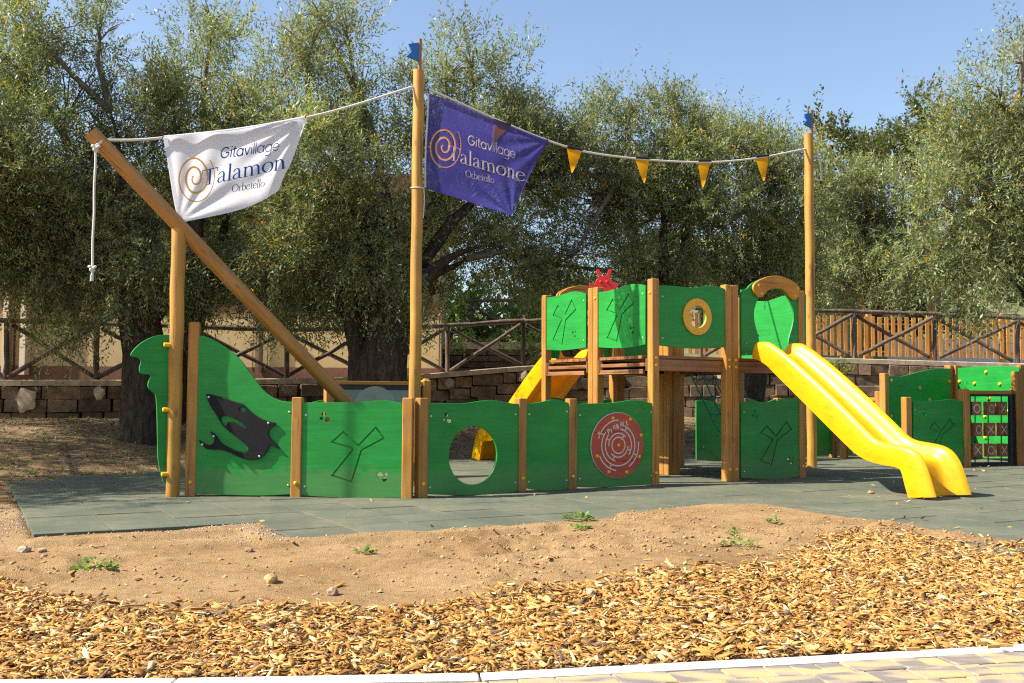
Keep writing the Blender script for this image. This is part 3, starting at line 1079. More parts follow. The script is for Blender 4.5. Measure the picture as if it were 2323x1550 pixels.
logfence('log_fence', L3, 'short sunlit log fence with crossed poles on the upper slope behind the ivy', 'rustic fences')

# ---- picket fence
pk = thing('picket_fence', AT(2050, 812, 21.2), 'orange brown wooden picket fence behind the grey log fence', 'fence')
px = 1565.
k = 0
ty = interp([(1560, 708), (1850, 716), (2323, 726), (2600, 730)])
by = interp([(1560, 803), (1850, 806), (2323, 815), (2600, 818)])
while px < 2480:
    p = AT(px, float(by(px)), 21.2); q = AT(px, float(ty(px))+random.uniform(-1, 1), 21.2)
    h = q[2]-p[2]
    me = bar_mesh(.085, .022, round(h, 2), .004)
    obj('picket', me, MAT['picket'], pk, Matrix.Translation((float(p[0]), 21.2, float(p[2])))@Matrix.Rotation(random.uniform(-.012, .012), 4, 'Y'))
    px += 15.4
    k += 1
for yy, yo in ((732, 0), (795, 0)):
    for a, b in ((1560, 1880), (1880, 2200), (2200, 2490)):
        beam('rail', AT(a, yy+(a-1850)*.02, 21.24), AT(b, yy+(b-1850)*.02, 21.24), .08, .03, MAT['picket'], pk)
for a in (1600, 1780, 1972, 2110, 2275, 2450):
    p = AT(a, 822, 21.32); q = AT(a, 712, 21.32)
    post('fence_post', p, q[2]-p[2], 0, MAT['picket'], pk, .11)

# ---- cream building behind the left fence
MAT['cream'] = plain('cream plaster', (.43, .32, .155), .9, .08, 3., .15)
MAT['terracotta'] = plain('terracotta band', (.13, .055, .026), .8, .2, 8)
MAT['brown'] = plain('brown painted trim', (.06, .028, .016), .6, .2)
MAT['darkglass'] = plain('dark window glass', (.01, .012, .014), .1, .3)
MAT['cream2'] = plain('pale column plaster', (.6, .5, .36), .85, .08, 3., .15)
BD = 22.2
bl = thing('bungalow', AT(500, 850, BD), 'low cream bungalow with terracotta bands behind the dark log fence', 'building')
def slab(name, x0, y0, x1, y1, D0, depth, mat, par):
    a, b = AT(x0, y1, D0), AT(x1, y0, D0)
    z0, z1 = min(a[2], b[2]), max(a[2], b[2])
    V = [(a[0], D0, z0), (b[0], D0, z0), (b[0], D0+depth, z0), (a[0], D0+depth, z0), (a[0], D0, z1), (b[0], D0, z1), (b[0], D0+depth, z1), (a[0], D0+depth, z1)]
    Fs = [[0, 1, 5, 4], [1, 2, 6, 5], [2, 3, 7, 6], [3, 0, 4, 7], [4, 5, 6, 7], [3, 2, 1, 0]]
    return obj(name, pyd(name, V, Fs), mat, par)
slab('parapet_wall', -420, 703, 1001, 836, BD, .25, MAT['cream'], bl)
slab('base_band', -420, 836, 1001, 862, BD-.03, .3, MAT['terracotta'], bl)
slab('top_band', -420, 693, 1001, 703, BD-.03, .32, MAT['terracotta'], bl)
slab('back_wall', -420, 420, 990, 693, BD+2.2, .25, MAT['cream'], bl)
slab('roof', -460, 395, 1010, 440, BD-.5, 7., MAT['terracotta'], bl)
slab('side_wall', 980, 440, 1001, 862, BD+.3, 3., MAT['cream'], bl)
for x in (2, 42):
    slab('column', x, 440, x+26, 850, BD-.25, .25, MAT['cream2'], bl)
slab('drain_pipe', 28, 440, 41, 850, BD-.2, .1, MAT['brown'], bl)
slab('drain_pipe', 586, 693, 596, 846, BD-.14, .1, MAT['brown'], bl)
for x in (572, 606, 995): slab('trim_strip', x, 700, x+3.5, 842, BD-.04, .03, MAT['brown'], bl)
for x in (250, 700, 905): slab('column', x, 440, x+18, 693, BD, .2, MAT['cream'], bl)
for (a, b) in ((70, 240), (275, 560), (600, 695), (722, 900)):
    w = slab('window', a, 560, b, 690, BD+2.05, .1, MAT['darkglass'], bl)
# diamond trellis panels above the parapet
def trellis(x0, x1, y0, y1, D):
    tr = []
    p = AT(x0, y1, D); q = AT(x1, y0, D)
    w, h = q[0]-p[0], q[2]-p[2]
    s = .19
    k = -h
    mb = MB()
    while k < w:
        for sg in (1, -1):
            a0 = max(0, -k); b0 = min(h, w-k)
            if b0 <= a0: continue
            X0, X1 = (k+a0, k+b0) if sg == 1 else (w-(k+a0), w-(k+b0))
            A = Vector((p[0]+X0, D+.012*sg, p[2]+a0)); B = Vector((p[0]+X1, D+.012*sg, p[2]+b0))
            beam('trellis_slat', A, B, .022, .012, MAT['brown'], bl)
        k += s
    for A, B in (((p[0], D, p[2]), (q[0], D, p[2])), ((p[0], D, q[2]), (q[0], D, q[2]))): beam('trellis_rail', A, B, .05, .04, MAT['brown'], bl)
trellis(705, 800, 600, 692, BD+.1)
trellis(48, 200, 600, 692, BD+.1)
trellis(330, 460, 620, 692, BD+.1)

# ---- low stone wall and hut further back
lw = thing('low_stone_wall', AT(1130, 838, 23.5), 'low stone wall with pale cap below the ivy covered slope', 'wall')
slab('cap', 1003, 778, 1420, 792, 23.35, .5, MAT['coping'], lw)
slab('core', 1005, 792, 1418, 860, 23.52, .3, MAT['mortar'], lw)
for row in range(4):
    x = 1006.
    while x < 1415:
        w = random.uniform(34, 60)
        p = AT(x, 792+14*(row+1), 23.46)
        bw = w/FOC*23.46
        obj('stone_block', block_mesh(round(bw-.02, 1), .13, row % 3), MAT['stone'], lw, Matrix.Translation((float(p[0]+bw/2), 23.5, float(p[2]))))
        x += w
MAT['sage'] = plain('sage green render', (.17, .21, .12), .9, .15, 3)
hut = thing('garden_hut', AT(1920, 820, 25.), 'sage green hut wall with orange post behind the picket fence', 'building')
slab('wall', 1700, 640, 2010, 830, 25., 3., MAT['sage'], hut)
slab('corner_post', 1962, 560, 1978, 830, 24.85, .14, MAT['picket'], hut)
slab('corner_post', 2108, 640, 2124, 830, 24.85, .14, MAT['picket'], hut)
slab('roof', 1690, 600, 2230, 640, 24.6, 4., MAT['brown'], hut)
slab('plinth', 2010, 770, 2420, 830, 25.3, .4, MAT['kerb'], hut)

# ================================================================== PLAY SHIP
BOW = G(391, 1128)+np.array([-.02, .06, 0])
RMB = G(1842, 1061)
AX = Plane(BOW, RMB)
AU, AV = AX.u, AX.n                      # along the keel, and out to the near side
AANG = AX.ang
def S(a, s, z=0.): return BOW+AU*a+AV*s+np.array([0, 0, z])
ship = thing('play_ship', BOW, 'large wooden climbing ship with green hull panels, tall masts and yellow slides', 'play structure')
DOME = dome_mesh(.019, .013)
DOME.materials.append(MAT['cap'])
SCREW = dome_mesh(.011, .004, 10)
SCREW.materials.append(MAT['screw'])
KNOB = dome_mesh(.028, .03)
KNOB.materials.append(MAT['cap'])
def stud(par, p, n, me=None, nm='cap'):
    return obj(nm, me or DOME, None, par, frame_mw(p, n))
def zc(ox, oy, sc, pts): return [(ox+x/sc, oy+y/sc) for x, y in pts]
Z1 = lambda p: zc(0, 560, 2.4214, p)
Z2 = lambda p: zc(600, 560, 2.4214, p)
Z3 = lambda p: zc(1180, 580, 2.818, p)
Z4 = lambda p: zc(1600, 580, 2.5007, p)
Z8 = lambda p: zc(1660, 600, 5.9625, p)
Z9 = lambda p: zc(1880, 800, 3.876, p)
def offset_poly(P, d):
    P = [np.asarray(p, float) for p in P]
    A = sum(P[i][0]*P[(i+1) % len(P)][1]-P[(i+1) % len(P)][0]*P[i][1] for i in range(len(P)))
    if A < 0: P = P[::-1]
    out = []
    m = len(P)
    for i in range(m):
        a, b, c = P[i-1], P[i], P[(i+1) % m]
        e1 = (b-a)/np.hypot(*(b-a)); e2 = (c-b)/np.hypot(*(c-b))
        n1 = np.array([e1[1], -e1[0]]); n2 = np.array([e2[1], -e2[0]])
        k = n1+n2
        k = k/max(.35, (k@n1))
        out.append(b+k*d)
    return out
def board(name, pl, outline, par, holes=(), groove=None, t=.024, mat=None, screws=True, off=0., px=True, sub_front=.011):
    """outline / holes / groove in photo pixels (px=True) or in plate coordinates"""
    mat = mat or MAT['green']
    q = (lambda P: [pl.loc(*p) for p in P]) if px else (lambda P: [np.asarray(p, float) for p in P])
    out = q(outline)
    hl = []
    for h in holes:
        if len(h) == 3:
            c = pl.loc(h[0], h[1])
            r = abs(pl.loc(h[0], h[1]-h[2])[1]-c[1])
            hl.append(circ(c, r, 32 if r > .06 else 16))
        else: hl.append(q(h))
    if groove is None:
        o = plate(name, pl, [out]+hl, t, mat, par, off)
    else:
        g = q(groove)
        o = plate(name, pl, [out]+hl+[offset_poly(g, .0075), offset_poly(g, -.0075)], sub_front, mat, par, off+t/2-sub_front/2, .0015)
        plate('panel_backing', pl, [offset_poly(out, -.0015)]+hl, t-sub_front-.0006, mat, o, off-sub_front/2-.0003, .003)
    if screws:
        xs_ = [p[0] for p in out]; ys_ = [p[1] for p in out]
        x0, x1 = min(xs_)+.05, max(xs_)-.05
        def topat(x):
            k = min(range(len(out)), key=lambda i: abs(out[i][0]-x)-(out[i][1]*.02))
            return out[k][1]
        for x in (x0, x1):
            tp = max([p[1] for p in out if abs(p[0]-x) < .13] or [max(ys_)])
            for z in (min(ys_)+.1, tp-.12):
                stud(o, pl.pt(x, z, off+t/2), pl.n, SCREW, 'screw')
    return o
def strip(top, bottom): return crom(top, 5)+crom(bottom[::-1], 5) if False else crom(top, 5)+crom(bottom, 5)
LOWH = .925
def lowpost(a, s, h=LOWH, ang=None, capz=.13, n=None, w=.095, top=None):
    p = S(a, s)
    o = post('post', p, h, AANG if ang is None else ang, MAT['post'], ship, w, top=top)
    if capz:
        aa = AANG if ang is None else ang
        nn = n if n is not None else (math.sin(aa), -math.cos(aa), 0)
        stud(o, np.array(p)+np.array(nn)*w/2+np.array([0, 0, capz]), nn)
    return o

# ---- bow: mast stub, hex post, prow fin
def mast(p, h, r0, r1, name='mast', mat=None, n=28):
    m = 14
    me = pyd(name, *tube_geo([(0.004*math.sin(i*1.7), .004*math.cos(i*2.3), h*i/(m-1)) for i in range(m)], [r0+(r1-r0)*i/(m-1) for i in range(m)], n), ang=50)
    return obj(name, me, mat or MAT['mast'], ship, upright(p))
bp = S(0, 0)
sp_a = AX.px(205, 300); sp_b = AX.px(785, 912)
sp_d = (sp_b-sp_a)/np.linalg.norm(sp_b-sp_a)
sp_e = sp_a+sp_d*(sp_a[2]/-sp_d[2]-.02)
Ls = float(np.linalg.norm(sp_e-sp_a))
# bow mast ends under the bowsprit
tm_ = (np.array(bp[:2])-sp_a[:2])@sp_d[:2]/(sp_d[:2]@sp_d[:2])
zb_ = float((sp_a+sp_d*tm_)[2])
bowmast = mast(bp, zb_-.03, .062, .066)
me = pyd('bowsprit', *tube_geo([(0, 0, Ls*i/11) for i in range(12)], [.070]*12, 28), ang=50)
sprit = obj('bowsprit', me, MAT['sprit'], ship, frame_mw(sp_a, sp_d))
hexp = G(424, 1126)+np.array([.02, .045, 0])
h_hex = AT(438, 731, hexp[1])[2]
hx = post('post', hexp, float(h_hex), AANG-.35, MAT['post'], ship, .098, top=.012)
hn = (math.sin(AANG-.35), -math.cos(AANG-.35), 0)
stud(hx, hexp+np.array(hn)*.049+np.array([0, 0, .13]), hn)
fin = Z1([(955, 482), (940, 482), (880, 485), (830, 498), (780, 525), (740, 560), (720, 590), (728, 603), (755, 608), (772, 622), (774, 640), (767, 662), (770, 690), (790, 700), (818, 702), (829, 714), (816, 742), (815, 772), (835, 795), (853, 812), (860, 850), (864, 950), (866, 1060), (869, 1160), (880, 1230), (895, 1280), (912, 1305), (955, 1308)])
fo = board('prow_fin', AX, crom(fin, 4, True), ship, t=.03, screws=False, off=-.02)
for yy in (540, 895, 1248):
    y = 560+yy/2.4214
    x = 935/2.4214-(yy-540)*.016/2.4214
    p = AX.px(x, y, .02)
    V, Fs = tube_geo([(0, 0, -.055), (0, 0, -.05), (0, 0, .05), (0, 0, .055)], [.012, .021, .021, .012], 12)
    obj('bracket', pyd('bracket', V, Fs, ang=50), MAT['cap'], ship, frame_mw(p, AX.u)@Matrix.Translation((0, 0, -.01)))

# ---- near hull
P680, P937, P955, P1180, P1296 = (1.0, .55), (1.86, 1.13), (1.99, 1.15), (3.13, 1.05), (3.72, 1.08)
A_ = lambda q, r: math.atan2((S(*r)-S(*q))[1], (S(*r)-S(*q))[0])
hexpl = Plane(hexp, S(*P680))
ang1 = hexpl.ang
n_of = lambda an: (math.sin(an), -math.cos(an), 0)
lowpost(*P680, ang=ang1, n=n_of(ang1))
pl2 = Plane(S(*P680), S(*P937))
lowpost(*P937, ang=pl2.ang, capz=None)
pl3 = Plane(S(*P955), S(*P1180))
lowpost(*P955, ang=pl3.ang, n=n_of(pl3.ang))
lowpost(*P1180, ang=pl3.ang, n=n_of(pl3.ang))
pl4 = Plane(S(*P1180), S(*P1296))
lowpost(*P1296, ang=pl4.ang, n=n_of(pl4.ang))
TA = (4.79, 5.9, 7.02)
TS_ = (1.09, .02, -1.05)
pl5 = Plane(S(*P1296), S(TA[0], TS_[0]))
o1 = board('hull_panel', hexpl, strip(Z1([(1056, 486), (1090, 488), (1150, 500), (1210, 530), (1270, 570), (1320, 615), (1370, 680), (1410, 735), (1450, 785), (1490, 820), (1530, 840), (1570, 850), (1625, 852)]), Z1([(1610, 1358), (1500, 1364), (1400, 1366), (1250, 1362), (1150, 1358), (1036, 1350)])), ship, off=.02)
shark = Z1([(1145, 808), (1200, 820), (1260, 838), (1320, 858), (1345, 865), (1375, 895), (1420, 930), (1470, 955), (1523, 967), (1510, 985), (1490, 1000), (1481, 1030), (1495, 1055), (1520, 1078), (1542, 1108), (1515, 1098), (1490, 1092), (1475, 1122), (1450, 1150), (1420, 1166), (1380, 1169), (1340, 1160), (1290, 1138), (1240, 1117), (1190, 1113), (1150, 1110), (1120, 1090), (1103, 1060), (1125, 1076), (1150, 1086), (1172, 1085), (1185, 1070), (1182, 1045), (1163, 1014), (1190, 1030), (1210, 1060), (1225, 1078), (1260, 1098), (1300, 1118), (1340, 1128), (1362, 1124), (1372, 1108), (1360, 1088), (1330, 1062), (1290, 1030), (1250, 998), (1222, 965), (1198, 925), (1170, 880), (1150, 840)])
mouth = Z1([(1220, 942), (1238, 928), (1270, 932), (1310, 950), (1345, 975), (1362, 993), (1340, 990), (1310, 975), (1282, 960), (1262, 962), (1252, 980), (1240, 984), (1228, 968)])
eye = [(1340/2.4214+7*math.cos(k*.4), 560+893/2.4214+6*math.sin(k*.4)) for k in range(16)]
sh = board('shark_cutout', hexpl, crom(shark, 3, True), o1, holes=[crom(mouth, 3, True), eye], t=.018, mat=MAT['black'], screws=False, off=.045)
for (x, y) in Z1([(1157, 826), (1483, 968), (1434, 1150), (1122, 1085), (1184, 1040)]): stud(o1, hexpl.px(x, y, .054), hexpl.n, SCREW, 'screw')
YY = Z2([(375, 1072), (437, 1018), (520, 1092), (615, 993), (662, 1050), (537, 1117), (482, 1290), (377, 1255), (490, 1115), (484, 1104)])
ct = lambda F_, pts: [(*F_([(x, y)])[0], r) for x, y, r in pts]
board('hull_panel', pl2, strip(Z2([(205, 856), (300, 855), (400, 855), (480, 855), (560, 850), (620, 844), (680, 845), (740, 855), (795, 862)]), Z2([(790, 1377), (600, 1378), (450, 1377), (300, 1370), (200, 1362)])), ship, off=.02, groove=YY, holes=ct(Z2, [(330, 919, 5), (317, 943, 4), (351, 950, 6), (637, 1252, 6.5), (670, 1248, 4), (663, 1277, 5.5)]))
board('hull_panel', pl3, strip(Z2([(880, 860), (1000, 860), (1100, 858), (1180, 847), (1240, 843), (1300, 850), (1350, 860), (1392, 863)]), Z2([(1390, 1340), (1250, 1358), (1100, 1363), (1000, 1362), (880, 1358)])), ship, off=.02, holes=[(*Z2([(1138, 1145)])[0], 66.)]+ct(Z2, [(990, 922, 5), (980, 948, 3), (1006, 953, 6)]))
board('hull_panel', pl4, strip(Z2([(1422, 860), (1480, 858), (1530, 848), (1580, 840), (1620, 845), (1675, 862)]), Z2([(1668, 1325), (1600, 1338), (1540, 1340), (1480, 1335), (1424, 1325)])), ship, off=.02)
o5 = board('hull_panel', pl5, strip(Z3([(345, 948), (450, 945), (560, 942), (640, 932), (700, 924), (760, 927), (800, 937), (850, 945)]), Z3([(848, 1462), (700, 1470), (550, 1480), (450, 1482), (345, 1478)])), ship, off=.02)
# ---- pinball disc
dc = pl5.loc(1395.7, 1009.7)
dr = abs(pl5.loc(1395.7, 1009.7-73)[1]-dc[1])
disc = plate('pinball_disc', pl5, [circ(dc, dr, 56)], .02, MAT['reddisc'], o5, .046, .004)
tag(disc, 'red round maze disc reading PINBALL in white')
rim = plate('disc_rim', pl5, [circ(dc, dr+.006, 56), circ(dc, dr-.004, 56)], .012, MAT['white'], o5, .04, .002)
def stroke_poly(pts, w):
    """thick polyline as quads (local xy)"""
    pts = [np.asarray(p[:2], float) for p in pts]
    ws = [w]*len(pts) if np.isscalar(w) else w
    V, Fs = [], []
    m = len(pts)
    for i in range(m):
        t_ = pts[min(i+1, m-1)]-pts[max(i-1, 0)]
        t_ = t_/max(np.hypot(*t_), 1e-9)
        nn = np.array([-t_[1], t_[0]])
        V += [pts[i]+nn*ws[i]/2, pts[i]-nn*ws[i]/2]
    for i in range(m-1): Fs.append([2*i, 2*i+1, 2*i+3, 2*i+2])
    return V, Fs
def arc(r, a0, a1, c=(0, 0), n=None, ry=None):
    n = n or max(6, int(abs(a1-a0)/7))
    ry = r if ry is None else ry
    return [(c[0]+r*math.cos(math.radians(a0+(a1-a0)*i/n)), c[1]+ry*math.sin(math.radians(a0+(a1-a0)*i/n))) for i in range(n+1)]
mb = MB()
def addstroke(mb, pts, w, z):
    V, Fs = stroke_poly(pts, w)
    mb.add([(v[0], v[1], z) for v in V], [f[::-1] if False else f for f in Fs])
def dpt(p): return (dc[0]+p[0]*dr, dc[1]+p[1]*dr)
lw_ = .035*dr
segs = [arc(.25, 0, 360), arc(.37, 42, 183), arc(.37, 223, 356), arc(.5, 138, 257), arc(.5, 82, -38), arc(.635, 67, -221), arc(.78, 90, 164), arc(.78, 204, 263), arc(.78, 7, -59)]
for r0, r1, a in ((.2, .37, 55), (.37, .5, 155), (.37, .5, 245), (.37, .5, -20), (.5, .635, 60), (.635, .78, 150), (.635, .78, 245), (.635, .78, -25)):
    segs.append([(r*math.cos(math.radians(a)), r*math.sin(math.radians(a))) for r in (r0, r1)])
for sg in segs: addstroke(mb, [dpt(p) for p in sg], lw_, .0)
obj('maze_lines', mb.mesh('maze_lines'), MAT['white'], o5, pl5.mw(.0575))
mb = MB()
CAPS = {'P': [[(0, 0), (0, 1.4)], [(0, 1.35), (.5, 1.35), (.7, 1.05), (.5, .7), (0, .7)]], 'I': [[(.1, 0), (.1, 1.4)]], 'N': [[(0, 0), (0, 1.4), (.7, 0), (.7, 1.4)]], 'B': [[(0, 0), (0, 1.4)], [(0, 1.37), (.5, 1.35), (.65, 1.05), (.45, .75), (0, .72)], [(.4, .73), (.72, .4), (.5, .03), (0, .03)]], 'A': [[(0, 0), (.4, 1.4), (.8, 0)], [(.15, .45), (.65, .45)]], 'L': [[(0, 1.4), (0, .03), (.6, .03)]]}
for ch, (x, y), rot in zip('PINBALL', [(548, 500), (606, 485), (655, 418), (720, 410), (787, 360), (845, 355), (915, 335)], (28, 22, 18, 12, 6, 4, 8)):
    nx_, ny_ = (x-738)/516, -(y-772)/628
    for st in CAPS[ch]:
        pts = []
        for (a, b) in st:
            a, b = (a-.35)*.092, (b-.7)*.092
            ca, sa = math.cos(math.radians(rot)), math.sin(math.radians(rot))
            pts.append(dpt((nx_+a*ca-b*sa, ny_+a*sa+b*ca)))
        addstroke(mb, pts, .036*dr, 0)
obj('lettering', mb.mesh('lettering'), MAT['white'], o5, pl5.mw(.0578))
for (x, y) in [(625, 230), (980, 255), (1205, 580), (1172, 1012), (905, 1315), (545, 1300), (312, 975), (343, 527), (738, 772)]:
    q = dpt(((x-738)/516*.97, -(y-772)/628*.97))
    stud(o5, pl5.pt(q[0], q[1], .056), pl5.n)

# ---- far hull (mirror of the near one)
def farpost(a, s, h=LOWH, top=None): return lowpost(a, -s, h, capz=None, top=top)
def wave_outline(l0, l1, h, b0=.06, am=.03, ph=0., n=24):
    top = [(l0+(l1-l0)*i/n, h+am*math.sin(ph+i/n*6.0)) for i in range(n+1)]
    bot = [(l1-(l1-l0)*i/n, b0-.03*math.sin(i/n*math.pi)) for i in range(n+1)]
    return top+bot
def farpanel(p, q, h=.86, ph=2.2, name='hull_panel', holes=(), off=.0, par=None):
    pl = Plane(p, q)
    return board(name, pl, wave_outline(.03, pl.len-.03, h, ph=ph), par or ship, holes=holes, px=False, off=off, screws=False)
farpost(1.0, .55)
pf = Plane(S(.2, -.08), S(1.0, -.55))
board('hull_panel', pf, [(0, .05), (pf.len, .05), (pf.len, .87)]+[tuple(p) for p in crom([(pf.len*.8, .9), (pf.len*.55, 1.15), (pf.len*.3, 1.42), (0, 1.52)], 5)], ship, px=False, screws=False)
farpanel(S(1.0, -.55), S(1.86, -1.08), ph=1.6)
hb = float(AT(777, 856, S(1.9, -1.08)[1])[2])
for a, s in ((1.9, 1.06), (3.10, 1.06)): farpost(a, s, hb, top=.028)
pb_ = Plane(S(1.9, -1.06), S(3.10, -1.06))
bd = obj('notice_board', plate_mesh('notice_board', [[(.05, .3), (pb_.len-.05, .3), (pb_.len-.05, hb-.09), (.05, hb-.09)]], .02), MAT['frame'], ship, pb_.mw(0))
plate('board_face', pb_, [[(.1, .35), (pb_.len-.1, .35), (pb_.len-.1, hb-.14), (.1, hb-.14)]], .006, MAT['pane'], bd, .013, .001)
plate('board_circle', pb_, [circ((.55, .78), .27, 40)], .003, MAT['pane2'], bd, .0175, .0005)
plate('board_circle', pb_, [circ((.62, .80), .09, 32), circ((.62, .80), .085, 32)], .003, MAT['pane'], bd, .0195, .0005)
beam('board_rail', pb_.pt(.04, hb-.06), pb_.pt(pb_.len-.04, hb-.06), .06, .04, MAT['post'], ship)

# ---- masts
mm = S(2.46, 0)
h_mm = float(AX.loc(951, 160)[1])
mainmast = mast(mm, h_mm, .064, .058)
h_rm = float(AX.loc(1841, 306)[1])
rmast = mast(RMB, h_rm, .066, .063)
def toprod(px0, y0, y1, par, flag):
    a, b = AX.px(px0, y1+4), AX.px(px0, y0)
    obj('top_rod', pyd('top_rod', *tube_geo([(0, 0, 0), (0, 0, float(b[2]-a[2]))], .021, 14), ang=50), MAT['deck'], par, upright(a))
    plate('wooden_flag', AX, [[AX.loc(*p) for p in flag]], .022, MAT['blue'], par, 0, .003)
toprod(952, 89, 160, mainmast, zc(150, 60, 2.112, [(1640, 85), (1690, 78), (1690, 168), (1630, 145), (1655, 120)]))
toprod(1841, 250, 306, rmast, zc(1180, 220, 3.226, [(2080, 125), (2126, 118), (2128, 230), (2072, 198), (2098, 165), (2083, 150)]))

# ---- tower
ZD = 1.40
TALL = 2.23
def tpost(a, s, h=TALL, caps=(), w=.095):
    o = post('post', S(a, s), h, AANG, MAT['post'], ship, w)
    for z, nv in caps: stud(o, S(a, s, z)+np.array(nv)*w/2, nv)
    return o
nF, nL = AV, -AU
tpost(TA[0], TS_[0], caps=((.13, nF), (ZD-.03, nF), (ZD-.11, nF), (2.08, nL)))
tpost(TA[1]-.05, TS_[0], caps=((.13, nF), (ZD-.03, nF), (ZD-.11, nF)))
tpost(TA[1]+.05, TS_[0], caps=((.13, nF), (ZD-.03, nF), (ZD-.11, nF)))
tpost(TA[2], TS_[0], caps=((.13, nF), (ZD-.03, nF)))
tpost(TA[0], TS_[1]+.05, caps=((2.1, nL),))
tpost(TA[0], TS_[1]-.05)
tpost(TA[0], TS_[2])
for da in (-.05, .05):
    for ds in (-.05, .05): tpost(TA[1]+da, TS_[1]+ds, 2.1)
tpost(TA[2], TS_[1]+.05); tpost(TA[2], TS_[1]-.05)
tpost(TA[2], TS_[2]-.05); tpost(TA[2]-.1, TS_[2]-.05)
tpost(TA[1]-.05, TS_[2]); tpost(TA[1]+.05, TS_[2])
# deck planks and beams
for (a0, a1) in ((TA[0], TA[1]), (TA[1], TA[2])):
    for (s0, s1) in ((TS_[0], TS_[1]), (TS_[1], TS_[2])):
        nb = 8
        for k in range(nb):
            s = s0+(s1-s0)*(k+.5)/nb
            w = abs(s1-s0)/nb-.008
            e0 = a0-.045 if a0 == TA[0] else a0+.0
            beam('deck_plank', S(e0+.09 if k in (0, nb-1) else e0, s, ZD-.017), S(a1-.002 if k not in (0, nb-1) else a1-.055, s, ZD-.017), w if True else .1, .034, MAT['deck'], ship) if False else \
            obj('deck_plank', bar_mesh(w, .034, abs(a1-e0)-(.1 if k in (0, nb-1) else .006), .004), MAT['deck'], ship, frame_mw(S(e0+(.095 if k in (0, nb-1) else .0), s, ZD-.017), AU))
        for s in (s0, s1):
            sg = np.sign(s0-TS_[1]+.001) if s == s0 else 0
            so_ = s-.03*(1 if s == TS_[0] else -1 if s == TS_[2] else 0)
            beam('deck_beam', S(a0+.05, so_, ZD-.105), S(a1-.05, so_, ZD-.105), .04, .13, MAT['deck'], ship)
        for a in (a0, a1):
            ao = a+(.03 if a == TA[0] else -.03 if a == TA[2] else 0)
            beam('deck_beam', S(ao, s0+(-.05 if s0 > s1 else .05), ZD-.1), S(ao, s1+(.05 if s0 > s1 else -.05), ZD-.1), .12, .04, MAT['deck'], ship)
# side boards under the two left cells
for (s0, s1) in ((TS_[0], TS_[1]+.05), (TS_[1]-.05, TS_[2])):
    beam('deck_batten', S(TA[0]-.02, s0-.14, ZD-.175), S(TA[0]-.02, s1+.05, ZD-.175), .03, .05, MAT['deck'], ship)
    for s in (s0-.07, s1+.07): beam('deck_block', S(TA[0]-.02, s, ZD-.17), S(TA[0]-.02, s, ZD-.036), .045, .045, MAT['deck'], ship)
# upper panels
Bp, Cp, Dp = S(TA[0], TS_[0]), S(TA[1], TS_[0]), S(TA[2], TS_[0])
Ep, Fp = S(TA[0], TS_[1]), S(TA[0], TS_[2])
Gp, Np, Mp = S(TA[2], TS_[2]), S(TA[2], TS_[1]), S(TA[1], TS_[2])
plU1, plU2, plU3, plU4 = Plane(Fp, Ep), Plane(Ep, Bp), Plane(Bp, Cp), Plane(Cp, Dp)
board('guard_panel', plU1, strip(Z3([(150, 272), (220, 265), (290, 248), (350, 232), (390, 233), (434, 245)]), Z3([(434, 587), (350, 600), (270, 607), (200, 604), (150, 600)])), ship, off=.02, groove=Z3([(225, 382), (255, 320), (300, 378), (343, 285), (370, 345), (305, 412), (280, 573), (225, 535), (280, 408), (277, 402)]), holes=ct(Z3, [(350, 493, 2.8), (366, 489, 2.2), (363, 517, 2.6)]))
board('guard_panel', plU2, strip(Z3([(480, 237), (560, 230), (640, 210), (700, 190), (750, 183), (815, 190)]), Z3([(815, 567), (740, 585), (660, 592), (560, 590), (480, 583)])), ship, off=.02, groove=Z3([(568, 350), (605, 282), (652, 345), (708, 247), (740, 305), (665, 375), (630, 552), (572, 525), (634, 380), (631, 374)]), holes=ct(Z3, [(720, 468, 3.4), (738, 463, 2.6), (733, 494, 3.4)]))
pc = Z3([(1116, 393)])[0]
o3 = board('guard_panel', plU3, strip(Z3([(876, 192), (980, 198), (1060, 205), (1130, 203), (1190, 195), (1250, 200), (1300, 215), (1336, 226)]), Z3([(1336, 584), (1250, 590), (1150, 595), (1050, 592), (960, 585), (876, 574)])), ship, off=.02, holes=[(*pc, 26.)])
c3 = plU3.loc(*pc)
r3 = abs(plU3.loc(pc[0], pc[1]-41.5)[1]-c3[1])
plate('porthole_ring', plU3, [circ(c3, r3, 40), circ(c3, r3*.60, 32)], .02, MAT['ring'], o3, .044, .005)
for k in range(4):
    an = k*math.pi/2
    stud(o3, plU3.pt(c3[0]+r3*.82*math.cos(an), c3[1]+r3*.82*math.sin(an), .053), plU3.n)
egg = Z8([(345, 1075), (340, 1000), (320, 920), (295, 830), (280, 740), (278, 640), (300, 540), (338, 465), (390, 402), (450, 356), (540, 330), (620, 340), (690, 388), (735, 455), (770, 520), (805, 620), (812, 720), (795, 830), (770, 920), (748, 1000), (742, 1075)])
out4 = Z8([(105, 343), (150, 340), (185, 325), (215, 290), (265, 250), (400, 195), (540, 178), (690, 200), (800, 270), (860, 350), (890, 380), (980, 410), (980, 1090), (860, 1095)])
out4b = Z8([(742, 1150), (742, 1075)])
out4 = crom(out4[:12], 4)+out4[12:]+Z8([(742, 1100)])+crom(egg[::-1], 3)+Z8([(345, 1225), (105, 1235)])
o4 = board('guard_panel', plU4, out4, ship, off=.02, screws=False)
arch_px = Z8([(240, 310), (260, 265), (330, 215), (430, 175), (530, 160), (640, 175), (740, 215), (830, 275), (865, 330), (868, 400), (850, 450), (810, 485), (775, 480), (745, 455), (725, 430), (680, 375), (630, 340), (560, 328), (500, 335), (430, 370), (390, 420), (365, 445), (330, 452), (300, 440), (265, 400), (245, 360)])
archl = [plU4.loc(*p) for p in crom(arch_px, 4, True)]
